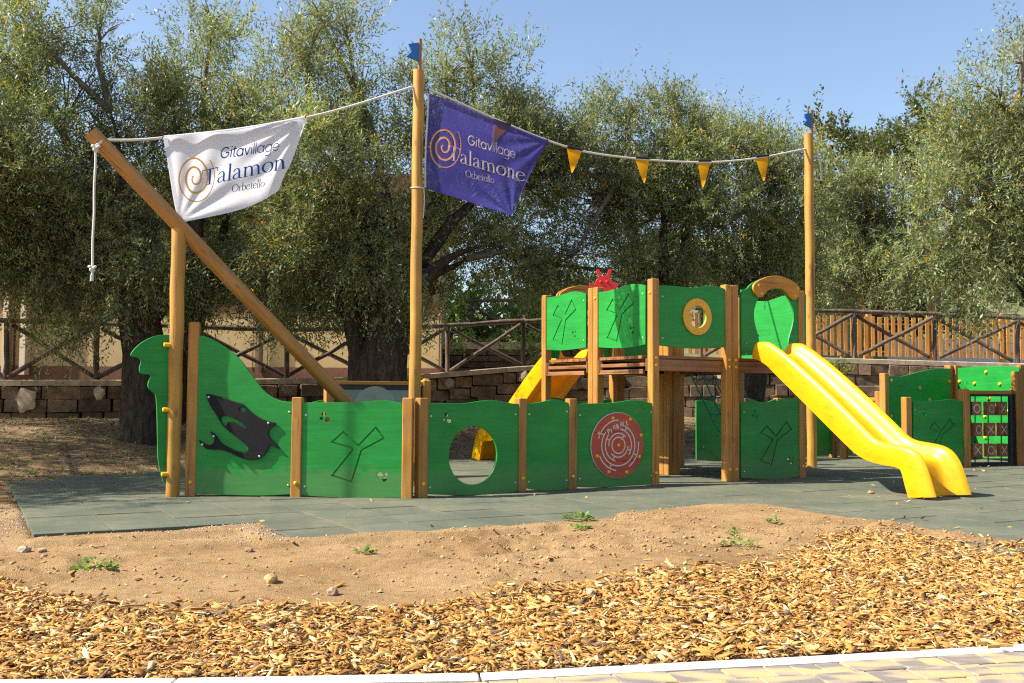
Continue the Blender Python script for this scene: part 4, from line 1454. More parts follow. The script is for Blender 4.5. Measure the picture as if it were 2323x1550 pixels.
ao = plate('handle_arch', plU4, [archl], .03, MAT['orange'], o4, .05, .006)
for (x, y) in Z8([(310, 293), (347, 402), (838, 335), (802, 435)]): stud(o4, plU4.px(x, y, .064), plU4.n)
plR = Plane(Np, Dp)
board('guard_panel', plR, [(.03, ZD+.03), (plR.len-.03, ZD+.03), (plR.len-.03, 2.19)]+[tuple(p) for p in crom([(plR.len*.75, 2.19), (plR.len*.5, 2.15), (plR.len*.25, 2.18), (.03, 2.2)], 5)], ship, px=False, screws=False, holes=[(1720.7, 762, 3.2)])
# back side: slide opening with a second arch, and a plain guard
plBk = Plane(Fp, Mp)
Lb = plBk.len
arch0 = np.array(archl)
c0 = arch0[:, 0].mean()
ox = Lb/2-c0
bk = [(.03, ZD+.03), (.2, ZD+.03)]+[(Lb/2+.3*math.cos(a_), ZD+.42+.3*math.sin(a_)) for a_ in np.linspace(math.pi, 0, 20)]+[(Lb-.2, ZD+.03), (Lb-.03, ZD+.03), (Lb-.03, 1.97)]+[tuple(p) for p in crom([(Lb*.85, 2.0), (Lb*.5, 2.22), (Lb*.15, 2.0), (.03, 1.97)], 6)]
obk = board('guard_panel', plBk, bk, ship, px=False, screws=False, off=-.02)
plate('handle_arch', plBk, [[(p[0]+ox, p[1]+.01) for p in archl]], .03, MAT['orange'], obk, -.055, .006)
plate('handle_arch', plBk, [[(p[0]+ox, p[1]+.01) for p in archl]], .02, MAT['orange'], obk, .008, .005)
plBk2 = Plane(Mp, Gp)
board('guard_panel', plBk2, [(.05, ZD+.03), (plBk2.len*.45, ZD+.03), (plBk2.len*.45, 1.95), (.05, 1.97)], ship, px=False, screws=False)
farpanel(Fp, Mp, .9, 1.4)
# low panel under the slide
plLow = Plane(Cp, Dp)
board('hull_panel', plLow, strip(zc(1480, 780, 4.7, [(925, 620), (1050, 618), (1200, 622), (1300, 612), (1380, 595), (1460, 580), (1540, 572), (1610, 580)]), zc(1480, 780, 4.7, [(1610, 1402), (1500, 1422), (1380, 1435), (1200, 1440), (1050, 1435), (925, 1425)])), ship, off=.02,
      groove=zc(1480, 780, 4.7, [(1128, 948), (1200, 877), (1295, 985), (1408, 832), (1460, 910), (1312, 1020), (1248, 1292), (1132, 1245), (1262, 1025), (1255, 1012)]), holes=ct(lambda p: zc(1480, 780, 4.7, p), [(1072, 720, 4), (1055, 765, 3), (1092, 770, 5), (1435, 1232, 5), (1475, 1222, 3), (1465, 1268, 4)]))
# stern: low panels behind the tower
st = [G(1575, 1053), G(1690, 1050), G(1765, 1045), G(1890, 1038)]
for p, hh in ((st[1], .93), (st[2], .94), (st[3], .93)): post('post', p, hh, AANG, MAT['post'], ship)
o_ = farpanel(st[0], st[1], .875, 1.0, holes=[(1588, 1017, 2.2), (1594.5, 1011.5, 4), (1589, 1019.5, 3)])
farpanel(st[1], st[2], .9, 1.4)
farpanel(st[2], st[3], .9, .6, holes=[(1828, 985, 28)])
# climbing net
net = obj('climbing_net', bpy.data.meshes.new('climbing_net'), MAT['net'], ship)
mb = MB()
n0, n1 = S(TA[2]+.02, TS_[2]+.1), S(TA[2]+.02, TS_[1]-.1)
fo_ = np.array(AU)*.85
for k in range(5):
    t_ = k/4
    a_ = n0+(n1-n0)*t_+np.array([0, 0, ZD-.05]); b_ = n0+(n1-n0)*t_+fo_+np.array([0, 0, .05])
    mb.add(*tube_geo([a_, (a_+b_)/2-np.array([0, 0, .03]), b_], .011, 6))
for k in range(5):
    z = (k+.6)/5.4
    pts = [n0+(n1-n0)*t_+np.array([0, 0, ZD-.05])*(1-z)+(fo_+np.array([0, 0, .05]))*z+np.array([0, 0, -.03*math.sin(t_*12.5)**2]) for t_ in np.linspace(0, 1, 17)]
    mb.add(*tube_geo(pts, .011, 6))
net.data = mb.mesh('climbing_net', 50); net.data.materials.append(MAT['net'])

# ---- slides
SLW = .60
slpl = Plane(S(6.08, TS_[0]+.04), S(6.08, 3.6))
lowp = Z4([(265, 582), (300, 594), (345, 622), (385, 662), (500, 777), (640, 917), (780, 1057), (860, 1130), (930, 1167), (1010, 1188), (1090, 1204), (1112, 1232), (1130, 1300), (1150, 1372), (1152, 1378)])
ridp = Z4([(285, 490), (345, 490), (390, 515), (440, 552), (560, 655), (720, 805), (860, 945), (935, 1020), (985, 1052), (1060, 1068), (1130, 1083), (1180, 1108), (1220, 1155), (1250, 1220), (1296, 1372)])
lo = np.array(crom([slpl.loc(*p) for p in lowp], 4)); ri = np.array(crom([slpl.loc(*p) for p in ridp], 4))
lo[:, 1] = np.maximum(lo[:, 1], .004); ri[:, 1] = np.maximum(ri[:, 1], .006)
prof = [(0, 0), (-.006, .25), (-.006, .55), (.0, .8), (.014, .95), (.036, 1.0), (.062, .965), (.085, .85), (.102, .65), (.122, .45), (.155, .36), (.21, .335)]
prof = prof+[(SLW/2, .33)]+[(SLW-w, f) for w, f in prof[::-1]]
und = [(SLW-.03, .0), (SLW-.05, .06), (SLW-.085, .3), (SLW-.13, .30), (SLW-.21, .27), (SLW/2, .265), (.21, .27), (.13, .30), (.085, .3), (.05, .06), (.03, .0)]
ring = prof+und
K = len(ring)
V, Fs = [], []
for a_, b_ in zip(lo, ri):
    for (w, f) in ring:
        q = a_+(b_-a_)*f
        V.append((w, q[0], q[1]))
for i in range(len(lo)-1):
    for k in range(K):
        j = (k+1) % K
        Fs.append([i*K+k, i*K+j, (i+1)*K+j, (i+1)*K+k])
Fs.append(list(range(K))); Fs.append(list(range((len(lo)-1)*K, len(lo)*K))[::-1])
slme = pyd('slide', V, Fs, ang=55)
bm = bmesh.new(); bm.from_mesh(slme); bmesh.ops.recalc_face_normals(bm, faces=bm.faces); bm.to_mesh(slme); bm.free()
shade(slme, 50)
o_s = slpl.a
mwS = Matrix(((AU[0], slpl.u[0], 0, o_s[0]), (AU[1], slpl.u[1], 0, o_s[1]), (0, 0, 1, 0), (0, 0, 0, 1)))
slide = tag(obj('slide', slme, MAT['slide'], ship, mwS), 'glossy yellow plastic slide coming off the tower front')
for w_, t_, z_ in ((-.007, .05, 1.44), (-.007, .05, 1.56)):
    stud(slide, slpl.pt(t_, z_, .006), slpl.n, SCREW, 'bolt')
b0 = S(5.36+SLW/2, TS_[2]-.04)
mwS2 = Matrix(((-AU[0], -AV[0], 0, b0[0]), (-AU[1], -AV[1], 0, b0[1]), (0, 0, 1, 0), (0, 0, 0, 1)))
tag(obj('slide', slme, MAT['slide'], ship, mwS2), 'yellow plastic slide behind the tower, orange where light shines through')

# ---- red crab ornament on the tower roof line
plC = Plane(AT(1330, 700, 13.3), AT(1410, 700, 13.3))
crab = Z3([(535, 128), (520, 128), (510, 98), (500, 86), (488, 92), (492, 115), (503, 138), (486, 160), (476, 185), (460, 181), (446, 176), (441, 190), (453, 203), (470, 208), (480, 222), (482, 240), (590, 240), (592, 222), (607, 210), (625, 196), (630, 182), (616, 177), (602, 186), (590, 165), (572, 142), (580, 118), (585, 97), (577, 86), (565, 92), (551, 128)])
cl = crom(crab, 3, True)
mid = 535/2.818+1180
cr = obj('crab_ornament', plate_mesh('crab_ornament', [[plC.loc(*p) for p in cl]], .03), MAT['red'], ship, plC.mw(0))
zt = float(plC.loc(1369, 665)[1])
pcx = plC.px(1369, 665, -.03)
post('crab_post', (pcx[0], pcx[1], ZD-.02), zt-ZD, AANG, MAT['red'], ship, .06)
ep = [plC.loc(mid-7, 640), plC.loc(mid+7, 640)]
for e in ep: stud(cr, plC.pt(e[0], e[1], .015), plC.n, dome_mesh(.02, .014), 'eye').data.materials.append(MAT['red'])

# ================================================================== ROPES, BUNTING AND BANNERS
def rope_obj(name, pts, r, par=None, n=10):
    return obj(name, pyd(name, *tube_geo(pts, r, n), ang=60), MAT['rope'], par)
bunt = thing('bunting_line', AX.px(1240, 318), 'white rope with orange pennants strung between the two tall masts', 'bunting')
ropeB = [(966, 200), (1030, 228), (1100, 260), (1170, 290), (1240, 318), (1330, 345), (1450, 361), (1560, 368), (1640, 367), (1730, 357), (1832, 337)]
rope_obj('rope', [AX.px(*p) for p in crom(ropeB, 5)], .0125, bunt)
ropeA = [(236, 318), (300, 318), (368, 313), (530, 296), (690, 268), (800, 240), (936, 197)]
lineA = thing('mast_rope', AX.px(530, 296), 'white rope from the leaning bowsprit to the main mast', 'rope')
rope_obj('rope', [AX.px(*p) for p in crom(ropeA, 5)], .0125, lineA)
def pennant(a, b, tip, off=.0, curl=.03, behind=None):
    a3, b3 = AX.loc(*a), AX.loc(*b)
    t3 = AX.loc(*tip)
    n_ = 7
    V, Fs = [], []
    for i in range(n_+1):
        v = i/n_
        l, r = a3*(1-v)+t3*v, b3*(1-v)+t3*v
        for k in range(5):
            u = k/4
            p = l*(1-u)+r*u
            V.append(AX.pt(p[0], p[1], off+curl*math.sin(v*2.2)*(u-.3)))
            if behind:
                q = proj(V[-1])
                V[-1] = AX.pt(p[0], p[1], behind(q[0], q[1])-.008)
    for i in range(n_):
        for k in range(4): Fs.append([i*5+k, i*5+k+1, (i+1)*5+k+1, (i+1)*5+k])
    o = obj('pennant', pyd('pennant', V, Fs, smooth=True), MAT['clothorange'], bunt)
    c, d = AX.px(a[0], a[1]-3, off), AX.px(b[0], b[1]-3, off)
    obj('hem_sleeve', pyd('hem_sleeve', *tube_geo([c, d], .019, 10), ang=50), MAT['ropedark'], o)
pennant((1286, 336), (1320, 344), (1297, 392))
pennant((1441, 361), (1472, 363), (1461, 415))
pennant((1583, 368), (1611, 368), (1594, 425))
pennant((1714, 359), (1743, 356), (1732, 411))

# ---- hanging knotted rope on the bowsprit
hr = thing('knotted_rope', AX.px(224, 612), 'white knotted climbing rope hanging from the bowsprit tip', 'rope')
k0 = AX.px(214, 340, .08)
k1 = k0*1.
zlow = float(AX.loc(222, 636)[1]); zk = float(AX.loc(224, 612)[1])
rope_obj('rope', [k1+np.array([.003*math.sin(i*1.1), 0, -(k0[2]-zlow)*i/14]) for i in range(15)], .0105, hr)
def knot(c, r, par):
    pts = [(c[0]+r*(math.sin(t)+1.1*math.sin(2*t))*.45, c[1]+r*.45*-math.sin(3*t), c[2]+r*(math.cos(t)-1.1*math.cos(2*t))*.36) for t in np.linspace(0, 2*math.pi, 40)]
    rope_obj('knot', pts, .012, par)
knot(k0+np.array([0, 0, .0]), .038, hr)
knot(np.array([k0[0], k0[1], zk]), .034, hr)
obj('end_cap', pyd('end_cap', *tube_geo([(k0[0], k0[1], zlow-.02), (k0[0], k0[1], zlow+.035)], .0165, 10), ang=50), MAT['screw'], hr)
# rope through the bowsprit to the line
rope_obj('rope', [k0+np.array([0, 0, .02]), AX.px(222, 330, .075), AX.px(232, 320, .05), AX.px(240, 318)], .0125, hr)
# ties on the masts
def ring_rope(c, R, r, par, nm='tie'):
    pts = [(c[0]+R*math.cos(t), c[1]+R*math.sin(t), c[2]+.01*math.sin(t)) for t in np.linspace(0, 2*math.pi, 25)]
    return obj(nm, pyd(nm, *tube_geo(pts, r, 8), ang=60), MAT['rope'], par)
tie = thing('rope_tie', AX.px(945, 426), 'thin white cord tied round the main mast under the violet banner', 'cord')
c_ = S(2.46, 0, float(AX.loc(945, 426)[1]))
ring_rope(c_, .066, .006, tie)
rope_obj('loose_end', [c_+np.array([.07, -.01, 0]), c_+np.array([.078, -.01, -.12]), c_+np.array([.072, -.01, -.28]), c_+np.array([.065, -.012, -.33])], .006, tie)
tail = thing('rope_tail', AX.px(1855, 380), 'loose white rope end hanging from the mast behind the slide', 'rope')
r0_ = AX.px(1852, 343)
rope_obj('rope', [r0_, r0_+np.array([.03, 0, -.08]), r0_+np.array([.055, 0, -.22]), r0_+np.array([.06, 0, -.42])], .0125, tail)
obj('end_cap', pyd('end_cap', *tube_geo([r0_+np.array([.06, 0, -.46]), r0_+np.array([.06, 0, -.42])], .015, 8), ang=50), MAT['ropedark'], tail)

# ---- stroke lettering
def el(cx_, cy_, rx, ry, a0, a1, w0, w1=None, n=16):
    """elliptic stroke; w0 at the sides, w1 at top and bottom"""
    w1 = w0 if w1 is None else w1
    o = []
    for i in range(n+1):
        a = math.radians(a0+(a1-a0)*i/n)
        o.append((cx_+rx*math.cos(a), cy_+ry*math.sin(a), w1+(w0-w1)*abs(math.cos(a))**1.5))
    return o
def ln(*p, w=.12): return [(x, y, w) for x, y in p]
tw, th_ = .13, .1
SANS = {
 'G': (1.4, [el(.66, .7, .6, .66, 42, 355, .18), ln((1.26, .66), (.72, .66), w=.18)]),
 'i': (.36, [ln((.18, 0), (.18, 1), w=.18), ln((.18, 1.26), (.18, 1.42), w=.16)]),
 't': (.62, [[(.27, 1.36, .18), (.27, .3, .18), (.33, .1, .18), (.5, .02, .13), (.6, .04, .12)], ln((.02, 1), (.58, 1), w=.17)]),
 'a': (1.2, [el(.55, .5, .46, .47, 0, 360, .18), ln((1.01, 0), (1.01, 1), w=.18)]),
 'v': (.95, [ln((.06, 1), (.46, .02), w=.17), ln((.46, .02), (.86, 1), w=.17)]),
 'I': (.32, [ln((.16, 0), (.16, 1), w=.115), ln((.16, 1.26), (.16, 1.38), w=.1)]),
 'l': (.3, [ln((.15, 0), (.15, 1.5), w=.115)]),
 'A': (1.18, [el(.55, .5, .46, .47, 0, 360, .115), ln((1.01, 0), (1.01, 1), w=.115)]),
 'g': (1.18, [el(.55, .5, .46, .47, 0, 360, .115), [(1.01, 1, .115), (1.01, -.1, .115), (.9, -.38, .115), (.58, -.48, .115), (.22, -.38, .115)]]),
 'e': (1.05, [el(.52, .5, .46, .47, 0, 318, .115), ln((.08, .5), (.98, .5), w=.115)])}
sf = lambda x, y, w=.36: ln((x-w/2, y), (x+w/2, y), w=.06)
SER = {
 'T': (1.28, [ln((.64, 0), (.64, 1.5), w=.17), ln((.02, 1.47), (1.26, 1.47), w=.075), ln((.03, 1.5), (0, 1.14), w=.06), ln((1.25, 1.5), (1.28, 1.14), w=.06), sf(.64, .03, .5)]),
 'a': (.88, [[(.12, .74, .1), (.2, .92, .09), (.38, 1.0, .08), (.54, .93, .13), (.6, .72, .16), (.6, .2, .17), (.68, .05, .12), (.84, .05, .06)], [(.6, .6, .05), (.35, .52, .08), (.15, .38, .13), (.1, .22, .15), (.18, .06, .12), (.33, .02, .08), (.52, .12, .06), (.6, .22, .05)]]),
 'l': (.44, [ln((.22, 0), (.22, 1.6), w=.17), sf(.22, .03, .42), ln((.04, 1.55), (.22, 1.6), w=.06)]),
 'm': (1.62, [ln((.24, 0), (.24, .98), w=.17), ln((.06, .93), (.24, .98), w=.06), [(.24, .75, .06), (.42, .94, .09), (.6, .98, .1), (.74, .88, .15), (.8, .65, .17), (.8, 0, .17)], [(.8, .75, .06), (.98, .94, .09), (1.16, .98, .1), (1.3, .88, .15), (1.36, .65, .17), (1.36, 0, .17)], sf(.24, .03), sf(.8, .03), sf(1.36, .03)]),
 'n': (1.08, [ln((.24, 0), (.24, .98), w=.17), ln((.06, .93), (.24, .98), w=.06), [(.24, .75, .06), (.42, .94, .09), (.6, .98, .1), (.74, .88, .15), (.8, .65, .17), (.8, 0, .17)], sf(.24, .03), sf(.8, .03)]),
 'o': (1.0, [el(.5, .49, .41, .48, 0, 360, .19, .07, 24)]),
 'e': (.9, [el(.47, .49, .38, .48, 20, 325, .18, .07, 22), ln((.1, .57), (.83, .6), w=.055)]),
 'O': (1.55, [el(.77, .74, .68, .73, 0, 360, .2, .06, 28)]),
 'r': (.7, [ln((.22, 0), (.22, .98), w=.16), ln((.05, .93), (.22, .98), w=.06), [(.22, .7, .06), (.38, .94, .08), (.52, .98, .1), (.64, .92, .15)], sf(.22, .03, .4)]),
 'b': (1.05, [ln((.2, .02), (.2, 1.6), w=.16), ln((.03, 1.55), (.2, 1.6), w=.06), el(.54, .48, .38, .48, 150, -150, .18, .07, 20)]),
 't': (.62, [[(.27, 1.3, .1), (.27, .25, .17), (.33, .06, .11), (.46, .02, .07), (.58, .08, .05)], ln((.03, .96), (.58, .96), w=.06)])}
INK = []
def lettering(name, text, font, p0, p1, xh, mat, par, disp, slant=0., lift=.0012, upd=None):
    """baseline from pixel p0 to p1; xh = x-height in pixels"""
    W_ = sum(font[c][0] for c in text)
    p0, p1 = np.array(p0, float), np.array(p1, float)
    ex = (p1-p0)/W_
    up = np.array(upd, float) if upd is not None else np.array([slant, -1.])
    up = up/np.hypot(*up)*xh
    mb = MB()
    x = 0.
    for c in text:
        adv, sts = font[c]
        for st in sts:
            if len(st) == 2: st = [tuple(np.array(st[0])*(1-t)+np.array(st[1])*t) for t in np.linspace(0, 1, 4)]
            V, Fs = stroke_poly([(q[0]+x, q[1]) for q in st], [q[2] for q in st])
            W3 = []
            Q = [p0+ex*v[0]+up*v[1] for v in V]
            INK.extend([[Q[i] for i in f] for f in Fs])
            for q in Q:
                W3.append(AX.px(q[0], q[1], disp(q[0], q[1])+lift))
            mb.add(W3, Fs)
        x += adv
    return obj(name, mb.mesh(name), mat, par)
def spiral(c, rx, ry, turns, a0, w, mat, par, disp, lift=.001, shear=0.):
    n_ = int(turns*40)
    pts, ws = [], []
    for i in range(n_+1):
        t = i/n_
        r = .10+.90*t
        a = math.radians(a0)-2*math.pi*turns*(1-t)
        pts.append((c[0]+rx*r*math.cos(a)+shear*ry*r*math.sin(a), c[1]-ry*r*math.sin(a)))
        ws.append(w*(.5+.6*math.sin(math.pi*min(1, .12+t*.95))))
    V, Fs = stroke_poly(pts, ws)
    INK.extend([[V[i] for i in f] for f in Fs])
    return obj('spiral_emblem', pyd('spiral_emblem', [AX.px(v[0], v[1], disp(v[0], v[1])+lift) for v in V], Fs), mat, par)
def banner(name, top, right, bottom, left, mat, label, disp, nu=64, nv=44):
    """Coons patch between four pixel edges"""
    def samp(P, n_):
        P = np.array(crom(P, 8)); s_ = np.concatenate([[0], np.cumsum(np.hypot(*np.diff(P, axis=0).T))]); s_ /= s_[-1]
        t = np.linspace(0, 1, n_+1)
        return np.stack([np.interp(t, s_, P[:, 0]), np.interp(t, s_, P[:, 1])], -1)
    T, B = samp(top, nu), samp(bottom, nu)
    Lf, Rt = samp(left, nv), samp(right, nv)
    V, Fs = [], []
    for j in range(nv+1):
        v = j/nv
        for i in range(nu+1):
            u = i/nu
            p = (1-v)*T[i]+v*B[i]+(1-u)*Lf[j]+u*Rt[j]-((1-u)*(1-v)*T[0]+u*(1-v)*T[-1]+(1-u)*v*B[0]+u*v*B[-1])
            V.append(AX.px(p[0], p[1], disp(p[0], p[1])))
    for j in range(nv):
        for i in range(nu):
            k = j*(nu+1)+i
            Fs.append([k, k+1, k+nu+2, k+nu+1])
    root = thing(name, AX.px(*top[0]), label, 'banner', 'printed cloth banners on the ship ropes')
    obj('cloth', pyd('cloth', V, Fs, smooth=True), mat, root)
    return root, V, nu, nv
def cut_print(root, nu, nv):
    '''open the cloth where the print is, so that the print itself takes the light'''
    o = [c for c in root.children if c.name.startswith('cloth')][0]
    me = o.data
    co = np.empty(len(me.vertices)*3, np.float32)
    me.vertices.foreach_get('co', co)
    P2 = proj(co.reshape(-1, 3)).reshape(nv+1, nu+1, 2)
    C = (P2[:-1, :-1]+P2[1:, 1:]+P2[1:, :-1]+P2[:-1, 1:])/4
    kill = np.zeros(C.shape[:2], bool)
    for q in INK:
        q = np.array(q)
        m = (C[..., 0] > q[:, 0].min()) & (C[..., 0] < q[:, 0].max()) & (C[..., 1] > q[:, 1].min()) & (C[..., 1] < q[:, 1].max())
        if m.any():
            idx = np.where(m)
            k = inpoly(C[idx], q)
            kill[idx[0][k], idx[1][k]] = True
    keep = np.where(~kill.ravel())[0]
    F4 = np.array([list(p.vertices) for p in me.polygons])[keep]
    m2 = np_mesh('cloth', co.reshape(-1, 3), F4, True)
    m2.materials.append(me.materials[0])
    o.data = m2
def dW(x, y):
    # folds fan out between the top right and the bottom left corner
    u = (x-405)/290; v = (y-505)/-235
    r = math.hypot(x-403, y-506); an = math.atan2(506-y, x-403)
    f = .022*math.sin(an*15.)*min(1, r/150)*max(0, 1-r/330)
    r2 = math.hypot(x-692, y-268); an2 = math.atan2(y-268, 692-x)
    f += .02*math.sin(an2*22.)*min(1, r2/70)*max(0, 1-r2/260)
    f += .006*math.sin((x*.5+y*.8)/34.)
    ed = max(0, (x-(672-(y-268)*.36))/40)
    f += .05*math.sin(min(ed, 1.6)*2.)
    return .03+f
wb, *_ = banner('white_banner', [(368, 313), (450, 305), (530, 297), (612, 283), (692, 270)], [(692, 270), (672, 325), (655, 372), (640, 402), (628, 434)], [(405, 507), (480, 492), (540, 478), (590, 458), (628, 434)], [(368, 313), (376, 360), (384, 410), (394, 465), (405, 507)], MAT['clothwhite'], 'white cloth banner with blue lettering and amber spiral hanging from the bowsprit rope', dW)
spiral((441, 405), 45, 61, 2.75, 42, 4.6, MAT['inkamber'], wb, dW)
lettering('lettering', 'GitavIllAge', SANS, (497, 362), (632, 342), 17.5, MAT['inkblue'], wb, dW, upd=(.12, -1))
lettering('lettering', 'Talamon', SER, (456, 424), (646, 384), 24., MAT['inkblue'], wb, dW, upd=(.06, -1), lift=.0014)
lettering('lettering', 'Orbetello', SER, (523, 438), (598, 425), 11.5, MAT['inknavy'], wb, dW, upd=(.1, -1))
def seam(pts, w, mat, par, disp, nm='hem', lift=.0012):
    P = crom(pts, 6)
    V, Fs = stroke_poly(P, w)
    return obj(nm, pyd(nm, [AX.px(v[0], v[1], disp(v[0], v[1])+lift) for v in V], Fs), mat, par)
seam([(373, 316), (382, 362), (390, 412), (400, 464), (409, 500)], 9, MAT['clothwhite'], wb, dW)
seam([(409, 503), (480, 489), (540, 475), (588, 456), (625, 434)], 5, MAT['clothwhite'], wb, dW)
for x, y in ((369, 311), (692, 268)):
    obj('cable_tie', pyd('cable_tie', *tube_geo([AX.px(x, y-5, .015), AX.px(x, y+5, .015)], .006, 6)), MAT['ropedark'], wb)
obj('top_sleeve', pyd('top_sleeve', *tube_geo([AX.px(x, y, .0) for x, y in crom([(370, 313), (450, 305), (530, 296), (612, 283), (690, 268)], 4)], .0185, 10), ang=60), MAT['clothwhite'], wb)
def dB(x, y):
    f = .012*math.sin((x*.3+y)/38.)
    r = math.hypot(x-1158, y-490); an = math.atan2(490-y, 1158-x)
    f += .018*math.sin(an*14)*min(1, r/60)*max(0, 1-r/170)
    r2 = math.hypot(x-1243, y-320); an2 = math.atan2(y-320, 1243-x)
    f += .01*math.sin(an2*14)*min(1, r2/60)*max(0, 1-r2/200)
    return .03+f
INK.clear()
bb, bV, bnu, bnv = banner('violet_banner', [(969, 214), (1040, 240), (1110, 270), (1180, 297), (1243, 320)], [(1243, 320), (1218, 360), (1196, 400), (1175, 445), (1158, 490)], [(962, 429), (1020, 447), (1080, 466), (1125, 481), (1158, 490)], [(969, 214), (967, 270), (965, 330), (963, 385), (962, 429)], MAT['clothblue'], 'violet cloth banner with pale lettering and peach spiral beside the main mast', dB, 230, 210)
spiral((1006, 334), 39, 53, 2.75, 40, 4.4, MAT['inkpeach'], bb, dB)
lettering('lettering', 'GitavIllAge', SANS, (1059, 328), (1167, 361), 15.5, MAT['inklilac'], bb, dB, upd=(.05, -1))
lettering('lettering', 'Talamone', SER, (1014, 362), (1186, 415), 21.5, MAT['inklilac'], bb, dB, upd=(.02, -1), lift=.0014)
lettering('lettering', 'Orbetello', SER, (1053, 402), (1116, 418), 10.5, MAT['inklilac'], bb, dB, upd=(.05, -1))
cut_print(bb, bnu, bnv)
pennant((1119, 276), (1157, 288), (1113, 330), 0., .0, dB)
seam([(968, 216), (966, 270), (964, 330), (963, 385), (962, 427)], 4, MAT['clothwhite'], bb, dB)
for x, y in ((970, 206), (1240, 318)):
    obj('cable_tie', pyd('cable_tie', *tube_geo([AX.px(x, y-5, .015), AX.px(x, y+6, .015)], .006, 6)), MAT['ropedark'], bb)

# ================================================================== SMALLER PLAY MODULES ON THE RIGHT
def zpl(a, b): return Plane(a, b)
cw = thing('climbing_wall', G(2165, 1046), 'green climbing wall with yellow holds behind the noughts and crosses frame', 'climbing wall')
ca, cb_, cc = G(2008, 1046), G(2166, 1036), G(2312, 1049)
def cpost(par, p, toppx, toppy, ang, w=.1, top=None):
    h = float(AT(toppx, toppy, p[1])[2])
    return post('post', p, h, ang, MAT['post'], par, w, top=top)
k1_ = Plane(ca, cb_); k2_ = Plane(cb_, cc)
cpost(cw, ca, 2008, 847, k1_.ang)
cpost(cw, cb_+np.array([-.07, .0, 0]), 2161, 829, k1_.ang, .11)
cpost(cw, cb_+np.array([.05, .0, 0]), 2170, 829, k2_.ang, .11)
cpost(cw, cc+np.array([.08, .05, 0]), 2316, 828, k2_.ang)
w1 = board('climbing_panel', k1_, crom(Z9([(515, 205), (620, 210), (720, 190), (830, 160), (940, 143), (1065, 140)]), 5)+[(2155, 1040), (2013, 1043)], cw, screws=False)
w2 = board('climbing_panel', k2_, crom(Z9([(1140, 135), (1280, 125), (1450, 120), (1600, 123), (1680, 130)]), 5)+[(2313, 1040), (2174, 1040)], cw, screws=False)
for (x, y) in Z9([(787, 310), (875, 415), (537, 247), (537, 560), (1048, 255)]): stud(w1, k1_.px(x, y, .012), k1_.n, KNOB, 'hold')
for (x, y) in Z9([(1158, 255), (1392, 172), (1290, 272), (1513, 277), (1418, 405), (1585, 515), (1382, 562), (1385, 748), (1592, 823)]): stud(w2, k2_.px(x, y, .012), k2_.n, KNOB, 'hold')
# framed green panel to its left
fpn = thing('framed_panel', G(1960, 1040), 'small green panel in a wooden frame between slide and climbing wall', 'play panel')
fa, fb_ = G(1915, 1040), G(1996, 1044)
kf = Plane(fa, fb_)
for p in (fa, fb_): cpost(fpn, p, *(proj((p[0], p[1], .9))[0], 888), kf.ang)
beam('rail', kf.pt(0, .93), kf.pt(kf.len, .93), .07, .05, MAT['post'], fpn)
board('panel', kf, [(.06, .08), (kf.len-.06, .08), (kf.len-.06, .88), (.06, .88)], fpn, px=False, screws=False)
# noughts and crosses frame with a low panel
nc = thing('noughts_and_crosses', G(2250, 1057), 'noughts and crosses frame with turning wooden blocks and low green side panel', 'game panel')
n0_, n1_, n2_ = G(2058, 1062), G(2190, 1058), G(2311, 1056)
kp_, kn = Plane(n0_, n1_), Plane(n1_, n2_)
cpost(nc, n0_, 2058, 901, kp_.ang, .1)
cpost(nc, n1_, 2190, 882, kn.ang, .11, top=.02)
cpost(nc, n2_, 2312, 843, kn.ang, .11)
cpost(nc, n2_-np.array(kn.u)*.1, 2303, 884, kn.ang, .05)
board('low_panel', kp_, crom(Z9([(728, 425), (900, 425), (1000, 415), (1060, 408), (1120, 420), (1190, 432)]), 5)+crom(Z9([(1190, 995), (1050, 1010), (900, 1010), (728, 1000)]), 4), nc, off=.02, groove=Z9([(870, 670), (912, 614), (976, 690), (1048, 584), (1085, 640), (986, 718), (940, 900), (870, 870), (965, 712), (962, 705)]), holes=ct(Z9, [(826, 505, 3), (815, 540, 2.5), (840, 540, 4)]))
fr_o = [kn.loc(*p) for p in Z9([(1215, 362), (1655, 362), (1655, 1000), (1215, 1008)])]
fr_i = [kn.loc(*p) for p in Z9([(1240, 386), (1585, 386), (1585, 962), (1240, 965)])]
plate('dark_frame', kn, [fr_o, fr_i], .05, MAT['frame'], nc, 0, .004)
ra, rb = kn.px(*Z9([(1215, 351)])[0]), kn.px(*Z9([(1640, 351)])[0])
beam('top_rail', ra, rb, .05, .055, MAT['post'], nc)
for xx in (1287, 1402, 1517):
    a_, b_ = kn.px(*Z9([(xx, 386)])[0]), kn.px(*Z9([(xx, 985)])[0])
    obj('spindle', pyd('spindle', *tube_geo([b_, a_], .009, 8), ang=50), MAT['frame'], nc)
grid = [[(1290, 'O', 'bold'), (1412, 'O', ''), (1517, 'X', '')], [(1300, 'O', ''), (1412, 'X', ''), (1525, 'X', '')], [(1298, 'X', ''), (1415, 'O', ''), (1525, 'X', '')]]
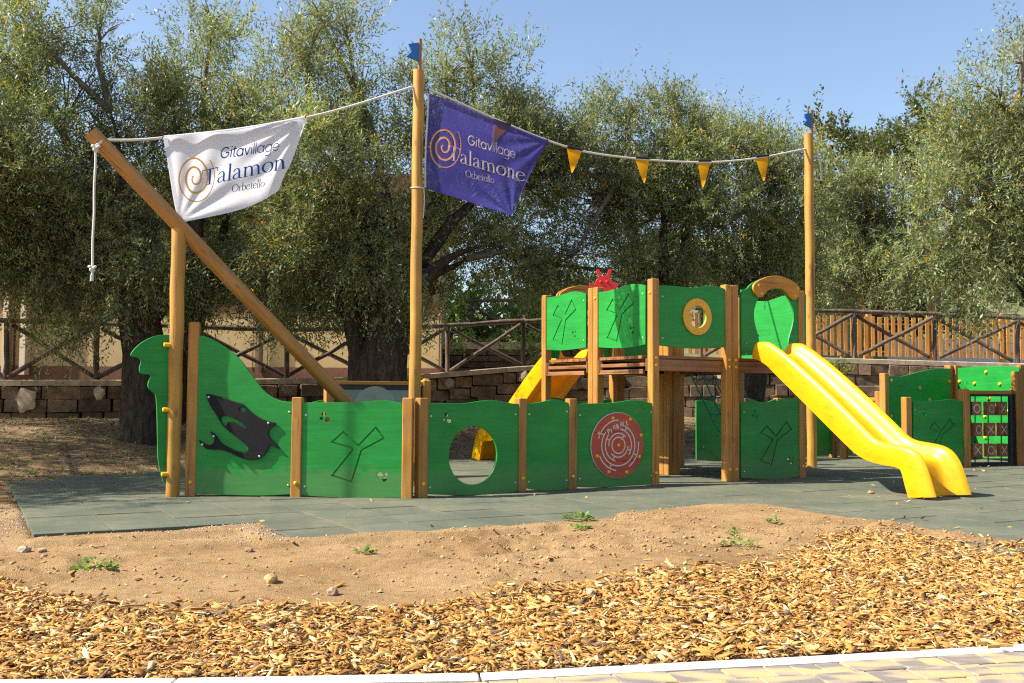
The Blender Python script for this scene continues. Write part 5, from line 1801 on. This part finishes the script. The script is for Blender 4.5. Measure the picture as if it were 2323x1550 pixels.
for (y0, y1), row in zip(((432, 552), (618, 735), (800, 915)), grid):
    for xx, ch, bo in row:
        c0_ = kn.px(*Z9([(xx, y1)])[0]); c1_ = kn.px(*Z9([(xx, y0)])[0])
        h_ = float(c1_[2]-c0_[2])
        rot = random.uniform(-.3, .15)
        wb_ = .142
        me = bar_mesh(wb_, .085, h_, .004)
        o = obj('block', me if not len(me.materials) or me.materials[0] == MAT['deck'] else me, MAT['deck'], nc, upright(c0_, kn.ang+rot))
        mb = MB()
        if ch == 'O': addstroke(mb, arc(.045, 0, 360, (0, h_/2), 24, .055), .013 if bo else .008, 0)
        else:
            addstroke(mb, [(-.045, h_/2-.055), (.045, h_/2+.055)], .009, 0); addstroke(mb, [(-.045, h_/2+.055), (.045, h_/2-.055)], .009, .0008)
        obj('nought' if ch == 'O' else 'cross', mb.mesh('mark'), MAT['white'], o, upright(c0_, kn.ang+rot)@Matrix.Translation((0, -.0435, 0))@Matrix.Rotation(math.pi/2, 4, 'X'))

# ================================================================== TREES AND PLANTS
MAT['olive'] = leafmat('olive leaf')
MAT['broad'] = leafmat('broad leaf', silver=(.16, .22, .08), trans=.35, rough=.45, back=.3)
def barkmat():
    m, t, b = nt_new('olive bark')
    v = coords(t, (7, 7, 2.2))
    n = noise(t, v, 1.6, 8, .7, 1.2)
    r = ramp(t, n.outputs[0], [(.3, (.02, .015, .011)), (.5, (.06, .046, .034)), (.75, (.13, .105, .08))])
    L(t, r.outputs[0], b.inputs['Base Color'])
    b.inputs['Roughness'].default_value = .95
    b.inputs['Specular IOR Level'].default_value = .1
    bump(t, b, n.outputs[0], 1., .05)
    return m
MAT['bark'] = barkmat()
MAT['limb'] = plain('grey limb bark', (.13, .11, .085), .9, .35, 12, .5)
def unit(a): return a/np.maximum(np.linalg.norm(a, axis=-1, keepdims=True), 1e-9)
OLIVE = np.array([(.148, .18, .066), (.19, .218, .092), (.102, .128, .044), (.255, .275, .135), (.16, .192, .06), (.29, .21, .04), (.45, .23, .02)])
OLP = [.25, .24, .19, .14, .12, .04, .02]
DARK = np.array([(.085, .1, .032), (.11, .12, .042), (.065, .08, .028), (.14, .13, .05)])
LUSH = np.array([(.12, .2, .035), (.16, .25, .05), (.09, .16, .03), (.21, .26, .065)])
def foliage(lobes, dens, K=16, ll=.082, lw=.022, tl=(.24, .5), seed=0, pal=OLIVE, pp=OLP, up=.4, shell=2.4, clump=7., csize=1.):
    """lobes: (centre, radii) ; dens = leaves per square metre of lobe outline"""
    r = np.random.default_rng(seed)
    C = np.array([l[0] for l in lobes]); R = np.array([l[1] for l in lobes])
    area = R[:, 0]*R[:, 2]*np.pi
    fac = np.array([(l[3] if len(l) > 3 else 1.) for l in lobes])
    nt = np.maximum(4, (area*dens*fac/K).astype(int))
    idx = np.repeat(np.arange(len(lobes)), nt)
    m = len(idx)
    d = unit(r.normal(0, 1, (m, 3)))
    rad = r.random(m)**(1/shell)
    # uneven outline: radius modulated over direction
    mod = 1+.30*np.sin(d[:, 0]*6+idx*1.7)*np.sin(d[:, 2]*7+idx*2.3)+.16*np.sin(d[:, 1]*13+idx)+.1*np.sin(d[:, 0]*17+d[:, 2]*14)
    if clump:
        # twigs gather in clumps spread through the lobe
        ns = np.maximum(3, (area*clump).astype(int))
        si = np.repeat(np.arange(len(lobes)), ns)
        sdir = unit(r.normal(0, 1, (len(si), 3)))
        smod = 1+.25*np.sin(sdir[:, 0]*6+si*1.7)*np.sin(sdir[:, 2]*7+si*2.3)
        sc = C[si]+sdir*R[si]*((r.random(len(si))**(1/shell))*smod)[:, None]*.95
        off = np.concatenate([[0], np.cumsum(ns)])
        pick = off[idx]+(r.random(m)*ns[idx]).astype(int)
        srad = (.16+.2*r.random(len(si)))*(csize)
        d = unit(d+sdir[pick]*.35)
        pos = sc[pick]+d*(srad[pick]*r.random(m)**.45)[:, None]
        shade_ = r.uniform(.6, 1.35, len(si))[pick]
    else:
        pos = C[idx]+d*R[idx]*(rad*mod)[:, None]
        shade_ = np.ones(m)
    dr = np.array([l[2] if len(l) > 2 else up for l in lobes])[idx]
    td = unit(d*.75+r.normal(0, .45, (m, 3))+np.stack([np.zeros(m), np.zeros(m), dr], -1))
    TL = r.uniform(*tl, m)*np.where((dr > .3) & (rad > .8), r.uniform(1., 1.9, m), 1.)
    k = (np.arange(K)+.5)/K
    bend = -.25*np.maximum(0, .5-dr)
    base = pos[:, None]+td[:, None]*(TL[:, None]*k)[..., None]
    base[..., 2] += (bend[:, None]*(k**2)[None])*TL[:, None]*2
    a = unit(np.cross(td, r.normal(0, 1, (m, 3))))
    b = np.cross(td, a)
    ph = np.arange(K)*2.4+r.uniform(0, 6.28, (m, 1))
    side = a[:, None]*np.cos(ph)[..., None]+b[:, None]*np.sin(ph)[..., None]
    ld = unit(td[:, None]*.75+side*.8+r.normal(0, .18, (m, K, 3)))
    wd = unit(np.cross(ld, unit(r.normal(0, .55, (m, K, 3))+np.array([0, 0, 1.]))))
    Ln = ll*r.uniform(.5, 1.35, (m, K, 1)); Wd = lw*r.uniform(.75, 1.25, (m, K, 1))
    P = np.stack([base, base+ld*Ln*.5+wd*Wd*.5, base+ld*Ln, base+ld*Ln*.5-wd*Wd*.5], 2).reshape(-1, 3)
    n = m*K
    Fq = np.arange(n*4).reshape(-1, 4)
    ti = r.choice(len(pal), m, p=pp)
    tc = pal[ti]*r.uniform(.8, 1.2, (m, 1))*shade_[:, None]
    lc = np.repeat(tc, K, 0)
    sw = r.random(n) < .45
    lc[sw] = pal[r.choice(len(pal), sw.sum(), p=pp)]*np.repeat(shade_, K)[sw][:, None]
    lc = lc*r.uniform(.75, 1.25, (n, 1))
    return P, Fq, np.repeat(lc, 4, 0)
def lobes_px(L_, D, dj=.0, depth=1.1, seed=0, D1=None):
    r = random.Random(seed)
    out = []
    for l in L_:
        x, y, rx, ry = l[:4]
        up = max(l[4], -.6) if len(l) > 4 else (.6 if y < 350 else .35 if y < 520 else -.1)
        d = D+r.uniform(-dj, dj)
        if y < 420: y, ry = y+(34 if x > 870 else 4), ry*.95
        c = AT(x, y, d)
        out.append((c, np.array([rx*d/FOC, max(rx, ry)*d/FOC*depth, ry*d/FOC]), up, .62 if y < 200 else .8 if y < 300 else 1.))
    return out
def branch_paths(base, tops, r0, seed, mid=.45):
    r = random.Random(seed)
    paths = []
    base = Vector([float(c) for c in base])
    for tp in tops:
        tp = Vector([float(c) for c in tp])
        p = []
        for i in range(9):
            t = i/8
            q = base.lerp(tp, t)
            q.x += math.sin(t*5+seed)*.12*t*(1-t)*4*.4+r.uniform(-.05, .05)*t
            q.y += r.uniform(-.08, .08)*t
            q.z += (tp.z-base.z)*.12*math.sin(t*math.pi)
            p.append(q)
        paths.append((p, [r0*(1-t/8*.86)*(1.0 if t else 1.25) for t in range(9)]))
    return paths
def tree(name, label, base, trunk_paths, lobes, dens, group='olive trees behind the play ship', seed=0, mat='olive', cat='tree', **kw):
    root = thing(name, base, label, cat, group)
    if trunk_paths:
        mb = MB()
        for k, (p, rr) in enumerate(trunk_paths):
            mb.add(*tube_geo(p, rr, 12, True, .34, seed*31+k))
        obj('trunk', mb.mesh('trunk', 70), MAT['bark'], root)
        if mat == 'olive':
            # limbs into every part of the crown, twigs fanning out from their ends
            rr_ = random.Random(seed)
            mb = MB()
            st_ = [p[-1] for p, _ in trunk_paths]+[p[len(p)//2] for p, _ in trunk_paths]
            for lb_ in lobes:
                c_ = Vector([float(x) for x in lb_[0]])
                s_ = min(st_, key=lambda q: (Vector(q)-c_).length)
                s_ = Vector(s_)
                md = s_.lerp(c_, .5)+Vector((rr_.uniform(-.15, .15), rr_.uniform(-.15, .15), rr_.uniform(0, .25)))
                mb.add(*tube_geo([s_, md, c_], [.055, .04, .022], 7))
                for k in range(9):
                    d_ = Vector((rr_.gauss(0, 1), rr_.gauss(0, 1), rr_.gauss(.35, .8))).normalized()
                    e_ = c_+Vector((d_.x*lb_[1][0], d_.y*lb_[1][1], d_.z*lb_[1][2]))*rr_.uniform(.75, 1.05)
                    mb.add(*tube_geo([c_, c_.lerp(e_, .5)+Vector((0, 0, .06)), e_], [.017, .011, .004], 5))
            obj('branches', mb.mesh('branches', 70), MAT['limb'], root)
    P, Fq, Cc = foliage(lobes, dens, seed=seed, **kw)
    me = np_mesh('crown', P, Fq)
    vcol(me, Cc)
    obj('crown', me, MAT[mat], root)
    return len(Fq)
tot = 0
DN = 5200
def gz(p): return np.array([p[0], p[1], float(ground_z(np.array(p[0]), np.array(p[1])))-.1])
# T1
b1 = gz(AT(335, 930, 14.6))
l1 = lobes_px([(30, 420, 180, 200), (150, 260, 150, 170), (225, 90, 60, 110), (95, 90, 110, 100), (20, 130, 100, 140), (40, 600, 130, 110, -.8), (235, 480, 140, 170), (215, 640, 90, 70, -.9), (330, 600, 110, 110, -.7), (-90, 300, 130, 220), (-100, 560, 120, 160), (120, 690, 45, 60, -1.), (150, 560, 150, 120, -.5), (170, 770, 40, 50, -1.1)], 14.6, .5, seed=1)
tp1 = [([Vector(b1), Vector(AT(330, 800, 14.6)), Vector(AT(312, 700, 14.6)), Vector(AT(320, 600, 14.7)), Vector(AT(315, 500, 14.8))], [.40, .30, .27, .22, .1]), ([Vector(AT(325, 730, 14.6)), Vector(AT(390, 650, 14.7)), Vector(AT(440, 560, 14.9)), Vector(AT(450, 420, 15))], [.2, .16, .12, .05])]
tp1 += branch_paths(AT(320, 640, 14.6), [AT(150, 330, 14.6), AT(60, 450, 14.4), AT(240, 250, 14.8)], .09, 3)
tot += tree('olive_tree', 'olive tree with dark trunk behind the prow fin, crown over the bungalow', b1, tp1, l1, DN, seed=11)
# T2
b2 = gz(AT(395, 915, 16.2))
l2 = lobes_px([(455, 175, 105, 130), (480, 55, 45, 75), (400, 310, 120, 170), (560, 260, 70, 150), (540, 420, 140, 160), (420, 520, 130, 150), (530, 610, 120, 90, -.7), (610, 680, 60, 50, -.9), (440, 660, 70, 60, -.9)], 15.6, .4, seed=2)
tot += tree('olive_tree', 'upright olive tree with pointed top behind the white banner', b2, branch_paths(b2, [AT(470, 330, 15.8), AT(530, 450, 15.6)], .2, 5), l2, DN, seed=12)
# T3
b3 = gz(AT(858, 890, 15.2))
l3 = lobes_px([(700, 120, 90, 120), (725, 35, 60, 50), (790, 90, 60, 70), (820, 230, 70, 120), (660, 280, 95, 170), (760, 400, 150, 170), (660, 500, 110, 130), (830, 520, 120, 140), (700, 620, 110, 90, -.8), (850, 640, 90, 80, -.8), (760, 680, 60, 50, -1.), (900, 700, 40, 45, -1.), (815, 735, 22, 60, -1.2), (640, 690, 50, 50, -1.)], 15., .5, seed=3)
tp3 = [([Vector(b3), Vector(AT(868, 830, 15.2)), Vector(AT(885, 750, 15.2)), Vector(AT(890, 680, 15.2)), Vector(AT(870, 600, 15.1)), Vector(AT(840, 480, 15))], [.58, .40, .34, .33, .26, .1]), ([Vector(AT(815, 890, 15.1)), Vector(AT(812, 800, 15.1)), Vector(AT(795, 720, 15.1)), Vector(AT(785, 650, 15.1)), Vector(AT(760, 560, 15))], [.2, .15, .14, .13, .06])]
tp3 += branch_paths(AT(895, 690, 15.2), [AT(960, 610, 15.3), AT(720, 330, 15), AT(1080, 560, 15.8), AT(850, 300, 15.1)], .16, 7)
tot += tree('olive_tree', 'old olive tree with thick twisted trunk beside the main mast', b3, tp3, l3, DN, seed=13)
# T4
b4 = gz(AT(1085, 880, 17.2))
l4 = lobes_px([(1010, 150, 90, 90), (1070, 120, 60, 60), (1150, 190, 90, 80), (960, 240, 70, 110), (1070, 300, 150, 140), (1200, 290, 80, 100), (1060, 450, 150, 130), (1200, 430, 110, 120), (960, 540, 90, 110), (1130, 560, 90, 60), (980, 670, 35, 60, -1.), (1200, 580, 60, 60)], 16.4, .4, seed=4)
tot += tree('olive_tree', 'olive tree directly behind the violet banner', b4, branch_paths(AT(900, 700, 15.4), [AT(1060, 590, 16), AT(1060, 350, 16.3), AT(1150, 400, 16.5)], .15, 9), l4, DN, seed=14)
# T5a / T5b
b5 = gz(AT(1515, 880, 17.6))
l5 = lobes_px([(1420, 265, 100, 75), (1530, 235, 85, 55), (1330, 340, 80, 90), (1480, 360, 130, 120), (1350, 460, 120, 110), (1480, 500, 140, 120), (1300, 580, 90, 75, -.3), (1420, 590, 110, 65, -.5), (1570, 420, 110, 150), (1540, 590, 90, 55, -.6), (1250, 600, 70, 60, -.4), (1270, 350, 60, 90)], 16.8, .4, seed=5)
tot += tree('olive_tree', 'wide olive tree behind the tower under the row of pennants', b5, branch_paths(b5, [AT(1500, 460, 17), AT(1400, 420, 16.8), AT(1560, 450, 17)], .22, 11), l5, DN, seed=15)
b6 = gz(AT(1705, 880, 18.2))
l6 = lobes_px([(1660, 285, 85, 65), (1750, 320, 85, 75), (1700, 420, 110, 110), (1790, 420, 80, 110), (1640, 520, 90, 90), (1730, 560, 110, 90, -.3), (1800, 600, 70, 80, -.5), (1620, 610, 60, 45, -.5), (1700, 630, 60, 45, -.8)], 17.6, .4, seed=6)
tot += tree('olive_tree', 'olive tree behind the right hand mast', b6, branch_paths(b6, [AT(1700, 450, 17.8), AT(1760, 480, 17.8)], .2, 13), l6, DN, seed=16)
# T6 beyond the picket fence
b7 = AT(1985, 800, 23.6)
l7 = lobes_px([(1890, 430, 70, 95), (1960, 400, 75, 70), (2050, 420, 80, 80), (1930, 520, 95, 90), (2040, 530, 100, 100), (1890, 610, 70, 75, -.4), (2000, 620, 100, 60, -.6), (2110, 600, 70, 80, -.5), (1860, 660, 45, 45, -.9), (1910, 665, 50, 30, -.9)], 23.2, .5, seed=7)
tot += tree('olive_tree', 'olive tree standing behind the orange picket fence and sage hut', b7, branch_paths(b7, [AT(1960, 500, 23.4), AT(2050, 520, 23.4)], .2, 15), l7, 2800, clump=5., csize=1.3, seed=17, ll=.105, lw=.03)
# T7 right, nearer
b8 = np.array([AT(2420, 900, 13.6)[0], 13.6, -.05])
l8 = lobes_px([(2270, 190, 90, 90), (2320, 110, 70, 70), (2200, 320, 110, 100), (2310, 320, 110, 120), (2250, 440, 130, 110), (2160, 480, 90, 100), (2340, 500, 100, 110), (2240, 580, 120, 80, -.3), (2120, 580, 70, 75, -.2), (2180, 640, 60, 45, -.9), (2330, 620, 60, 50, -.6), (2400, 250, 90, 150), (2410, 480, 90, 150)], 13.3, .35, seed=8)
tp8 = [([Vector(b8), Vector(AT(2405, 800, 13.6)), Vector(AT(2360, 680, 13.6)), Vector(AT(2310, 590, 13.5)), Vector(AT(2290, 520, 13.4))], [.32, .25, .2, .14, .06])]+branch_paths(AT(2350, 660, 13.6), [AT(2200, 420, 13.4), AT(2310, 260, 13.4), AT(2160, 540, 13.2)], .12, 17)
tot += tree('olive_tree', 'pale sunlit olive tree on the right leaning over the climbing wall', b8, tp8, l8, 5000, seed=18, ll=.075, lw=.02)
# olive tree out of frame whose shade falls across the rubber at the bow
b9 = np.array([-9.2, 10.6, 0.])
l9 = [(np.array(c, float), np.array(r_, float), .2) for c, r_ in [((-9.0, 9.8, 4.2), (1.5, 1.6, 1.2)), ((-8.0, 8.6, 3.9), (1.2, 1.1, .9)), ((-8.1, 11.0, 4.2), (1.3, 1.4, 1.)), ((-9.9, 10.4, 5.), (1.3, 1.5, .9)), ((-7.5, 9.7, 3.7), (1.2, 1.2, .8)), ((-10.5, 12.5, 4.6), (1.5, 1.5, 1.)), ((-9.5, 13.5, 4.4), (1.5, 1.4, 1.1)), ((-11., 15.6, 4.3), (1.7, 1.4, 1.2)), ((-12.6, 17., 4.6), (1.8, 1.4, 1.2)), ((-10.4, 17.2, 3.9), (1.2, 1.2, .9))]]
tot += tree('olive_tree', 'olive tree beside the play area shading the tiles at the bow', b9, branch_paths(b9, [(-9., 10.3, 4.2), (-8.2, 9.5, 4.), (-8.2, 11., 4.2)], .2, 21), l9, 2200, seed=19)
# distant wooded hill
for k, (lb, nm, D, s_) in enumerate([
    ([(1885, 330, 40, 42), (1865, 305, 26, 30), (1930, 355, 36, 38), (1900, 395, 60, 50)], 'dark green pine crown on the hill behind the right hand mast', 52, 1),
    ([(2080, 280, 46, 50), (2110, 240, 36, 34), (2050, 335, 46, 45), (2120, 340, 60, 70)], 'tall dark green tree on the hill beside the pale olive', 56, 2),
    ([(2000, 340, 40, 28), (1985, 370, 50, 30), (2030, 370, 50, 30), (1960, 360, 30, 25)], 'low olive brown tree in the dip of the hill skyline', 60, 3),
    ([(2190, 330, 60, 70), (2260, 300, 70, 90), (2330, 320, 80, 100)], 'wooded hilltop tree hidden behind the pale olive', 58, 4)]):
    lbx = [(AT(x, y, D), np.array([rx*D/FOC, rx*D/FOC, ry*D/FOC]), .5) for x, y, rx, ry in lb]
    c0_ = AT(lb[0][0], lb[0][1], D)
    bz = float(hill_z(np.array(c0_[0]), np.array(D*1.)))
    bs = np.array([c0_[0], D, bz-.3])
    tot += tree('hill_tree', nm, bs, [([Vector(bs), Vector(c0_)], [.3, .12])], lbx, 330, group='trees on the far hill', seed=40+k, pal=DARK, pp=[.3, .3, .2, .2], mat='broad', ll=.24, lw=.13, tl=(.4, .9), K=12, shell=2., clump=.7, csize=3.2)
# scrub mass behind the trees so that the hill reads as wood
r_ = np.random.default_rng(77)
lb = []
for k in range(46):
    x = r_.uniform(-22, 30); y = r_.uniform(27, 44)
    if x < -3 and y < 32: continue
    rr = r_.uniform(1.2, 2.2)
    lb.append((np.array([x, y, float(hill_z(np.array(x), np.array(y)))+rr*.55]), np.array([rr, rr, rr*.85]), .4))
P, Fq, Cc = foliage(lb, 190, K=12, ll=.26, lw=.13, tl=(.3, .6), seed=78, clump=0, pal=DARK, pp=[.3, .3, .2, .2])
me = np_mesh('hill_scrub', P, Fq); vcol(me, Cc)
tag(obj('hill_scrub', me, MAT['broad']), 'dense dark scrub covering the slope behind the olive trees', 'scrub', kind='stuff')
tot += len(Fq)
# bright shrubs and ivy on the slope seen under the crowns
for k, (nm, lab, L_, D, up) in enumerate([
    ('leafy_shrub', 'bright green leafy shrub behind the upper log fence', [(1060, 660, 45, 40), (1095, 690, 40, 45), (1050, 700, 30, 40)], 25.6, .3),
    ('ivy_bush', 'dark ivy climbing round the fence end beside the building corner', [(1030, 710, 22, 50), (1040, 760, 30, 35), (1022, 660, 18, 40)], 22.6, -.2),
    ('leafy_shrub', 'pale green grassy shrub on the sunny slope', [(1180, 730, 70, 32), (1240, 715, 60, 40), (1320, 730, 70, 35)], 25.8, .6),
    ('ivy_bush', 'glossy ivy bush spilling over the low stone wall beside the tower', [(1200, 770, 40, 30), (1225, 790, 26, 45), (1140, 765, 50, 20)], 23.1, -.3),
    ('wall_shrub', 'small shrub growing out of the stone wall above the yellow slide', [(1893, 842, 20, 18), (1905, 852, 12, 14)], 19.7, .1)]):
    lb = lobes_px([l+(up,) for l in L_], D, .2, seed=k)
    tot += tree(nm, lab, AT(L_[0][0], L_[0][1]+L_[0][3], D), None, lb, 1600, group=None, seed=60+k, pal=LUSH, pp=[.3, .3, .25, .15], mat='broad', cat='shrub', ll=.075, lw=.035, tl=(.12, .3), K=10, clump=0)
print('leaves', tot)

# ---- weeds on the bare earth
def weed(px, py, rad, n, label, flat=.5, seed=0):
    r = random.Random(seed)
    p = G(px, py)
    p[2] = float(dirt_z(np.array([p[0]]), np.array([p[1]]))[0])
    root = thing('weed', p, label, 'weed', None)
    mb, cols = MB(), []
    for k in range(n):
        a = r.uniform(0, 6.28); R_ = rad*math.sqrt(r.random())
        c = Vector((p[0]+R_*math.cos(a), p[1]+R_*.7*math.sin(a), p[2]+r.uniform(.01, .085)*flat*(1.25-R_/rad)+.006))
        s = r.uniform(.02, .045)
        d = Vector((math.cos(a+r.uniform(-1, 1)), math.sin(a+r.uniform(-1, 1)), r.uniform(.0, .7))).normalized()
        w = d.cross(Vector((0, 0, 1))).normalized()
        w = (w+Vector((0, 0, r.uniform(-.5, .5)))).normalized()
        mb.add([c, c+d*s*.35+w*s*.32, c+d*s*.8+w*s*.26, c+d*s, c+d*s*.8-w*s*.26, c+d*s*.35-w*s*.32], [[0, 1, 2, 3], [0, 3, 4, 5]])
        cc = LUSH[r.randrange(4)]*r.uniform(.8, 1.3)+np.array([.02, .02, .02])
        cols += [cc]*6
    me = mb.mesh('leaves')
    vcol(me, np.array(cols))
    obj('leaves', me, MAT['broad'], root)
    mb = MB()
    for k in range(7):
        a = k*.9+r.random()
        mb.add(*tube_geo([(p[0], p[1], p[2]), (p[0]+rad*.5*math.cos(a), p[1]+rad*.35*math.sin(a), p[2]+.02*flat), (p[0]+rad*.95*math.cos(a), p[1]+rad*.65*math.sin(a), p[2]+.012)], [.0022, .0018, .001], 5))
    me = mb.mesh('stems'); vcol(me, np.tile([.13, .17, .06], (len(mb.V), 1)))
    obj('stems', me, MAT['broad'], root)
for k, (x, y, R_, n_, lb) in enumerate([
    (215, 1279, .12, 110, 'bushy green weed on the earth just above the wood chips'),
    (987, 1196, .11, 90, 'green weed at the edge of the rubber tiles below the main mast'),
    (1310, 1185, .12, 100, 'broad low green weed on the earth in front of the pinball panel'),
    (1318, 1204, .07, 45, 'small green weed beside the broad low weed'),
    (1680, 1245, .13, 40, 'straggly grey green weed at the upper edge of the wood chips'),
    (826, 1250, .05, 30, 'tiny green seedling alone in the bare earth'),
    (1755, 1195, .05, 26, 'tiny pale weed on the earth near the slide'),
    (1663, 1228, .03, 14, 'thin upright sprig above the straggly weed')]): weed(x, y, R_, n_, lb, 1. if k == 0 else .6, 90+k)
# grass tufts on the shaded ground at the left
def tufts(px0, px1, py0, py1, n, seed):
    r = np.random.default_rng(seed)
    mbV, mbF, cl_ = [], [], []
    for k in range(n):
        p = G(r.uniform(px0, px1), r.uniform(py0, py1))
        if tile_mask(np.array([p[0]]), np.array([p[1]]))[0]: continue
        z = float(dirt_z(np.array([p[0]]), np.array([p[1]]))[0])
        for b_ in range(22):
            a = r.uniform(0, 6.28); q = r.uniform(0, .07); h = r.uniform(.02, .07); w = .004
            x, y = p[0]+q*math.cos(a), p[1]+q*math.sin(a)
            i = len(mbV)
            mbV += [(x-w, y, z), (x+w, y, z), (x+math.cos(a)*h*.7, y+math.sin(a)*h*.7, z+h)]
            mbF.append([i, i+1, i+2])
            c = LUSH[r.integers(0, 4)]*r.uniform(.6, 1.2)
            cl_ += [c]*3
    me = pyd('grass_tufts', mbV, mbF)
    vcol(me, np.array(cl_))
    tag(obj('grass_tufts', me, MAT['broad']), 'thin green grass tufts in the shaded earth behind the bow', 'grass', kind='stuff')
tufts(0, 360, 1015, 1085, 46, 5)
# ---- loose stones
def stone(px, py, s, label, col, seed, z0=None):
    r = random.Random(seed)
    p = G(px, py)
    z = float(dirt_z(np.array([p[0]]), np.array([p[1]]))[0]) if z0 is None else z0
    bm = bmesh.new()
    bmesh.ops.create_icosphere(bm, subdivisions=2, radius=1.)
    for v in bm.verts:
        k = 1+.28*math.sin(v.co.x*3+seed)*math.cos(v.co.y*2.6+seed*2)+r.uniform(-.1, .1)
        v.co = Vector((v.co.x*s*.5*k, v.co.y*s*.42*k, v.co.z*s*.32*k))
    me = bpy.data.meshes.new('stone')
    bm.to_mesh(me); bm.free()
    m = plain('stone %d' % seed, col, .9, .25, 60, .6)
    return tag(obj('stone', me, m, None, upright((p[0], p[1], z+s*.18), r.uniform(0, 3))), label, 'stone')
stone(55, 1244, .075, 'pale grey stone on the earth at the corner of the tiles', (.34, .27, .19), 1)
stone(95, 1245, .05, 'flat brown stone beside the pale grey stone', (.36, .24, .14), 2)
stone(615, 1318, .085, 'orange brown stone on the earth above the wood chips', (.46, .28, .11), 3)
stone(565, 1247, .06, 'dark clod near the gravel patch', (.2, .13, .08), 4)
stone(755, 1342, .07, 'flat grey brown stone at the edge of the wood chips', (.3, .21, .13), 5)
stone(1976, 1120, .06, 'brown stone on the rubber beside the slide foot', (.32, .19, .08), 6, 0.)
stone(2232, 1071, .06, 'brown stone on the rubber in front of the noughts and crosses', (.3, .17, .08), 7, 0.)
stone(427, 1141, .03, 'small brown stone on the tiles below the bow post', (.3, .19, .1), 8, 0.)
stone(1785, 1404, .03, 'small round dark stone among the wood chips', (.12, .09, .08), 9, .02)
stone(1340, 1355, .05, 'pinkish stone half buried in the wood chips', (.4, .28, .2), 10, .015)
# chips that strayed on to the kerb
for k, (x, y, a) in enumerate([(2055, 1487, .1), (2215, 1473, .3), (2265, 1477, -.1), (2240, 1481, .2)]):
    p = G(x, y)
    V, Fs = bar_geo(.014, .006, .055, .002)
    me = pyd('stray_chip', [(v[0]*(1+.3*math.sin(k+v[2]*60)), v[1], v[2]) for v in V], Fs)
    vcol(me, np.tile([.52, .32, .1], (len(V), 1)))
    tag(obj('stray_chip', me, MAT['chip'], None, Matrix.Translation((p[0], p[1], .022))@Matrix.Rotation(a, 4, 'Z')@Matrix.Rotation(math.pi/2, 4, 'Y')), 'single wood chip strayed on to the pale kerb', 'wood chip', 'wood chips lying on the kerb')
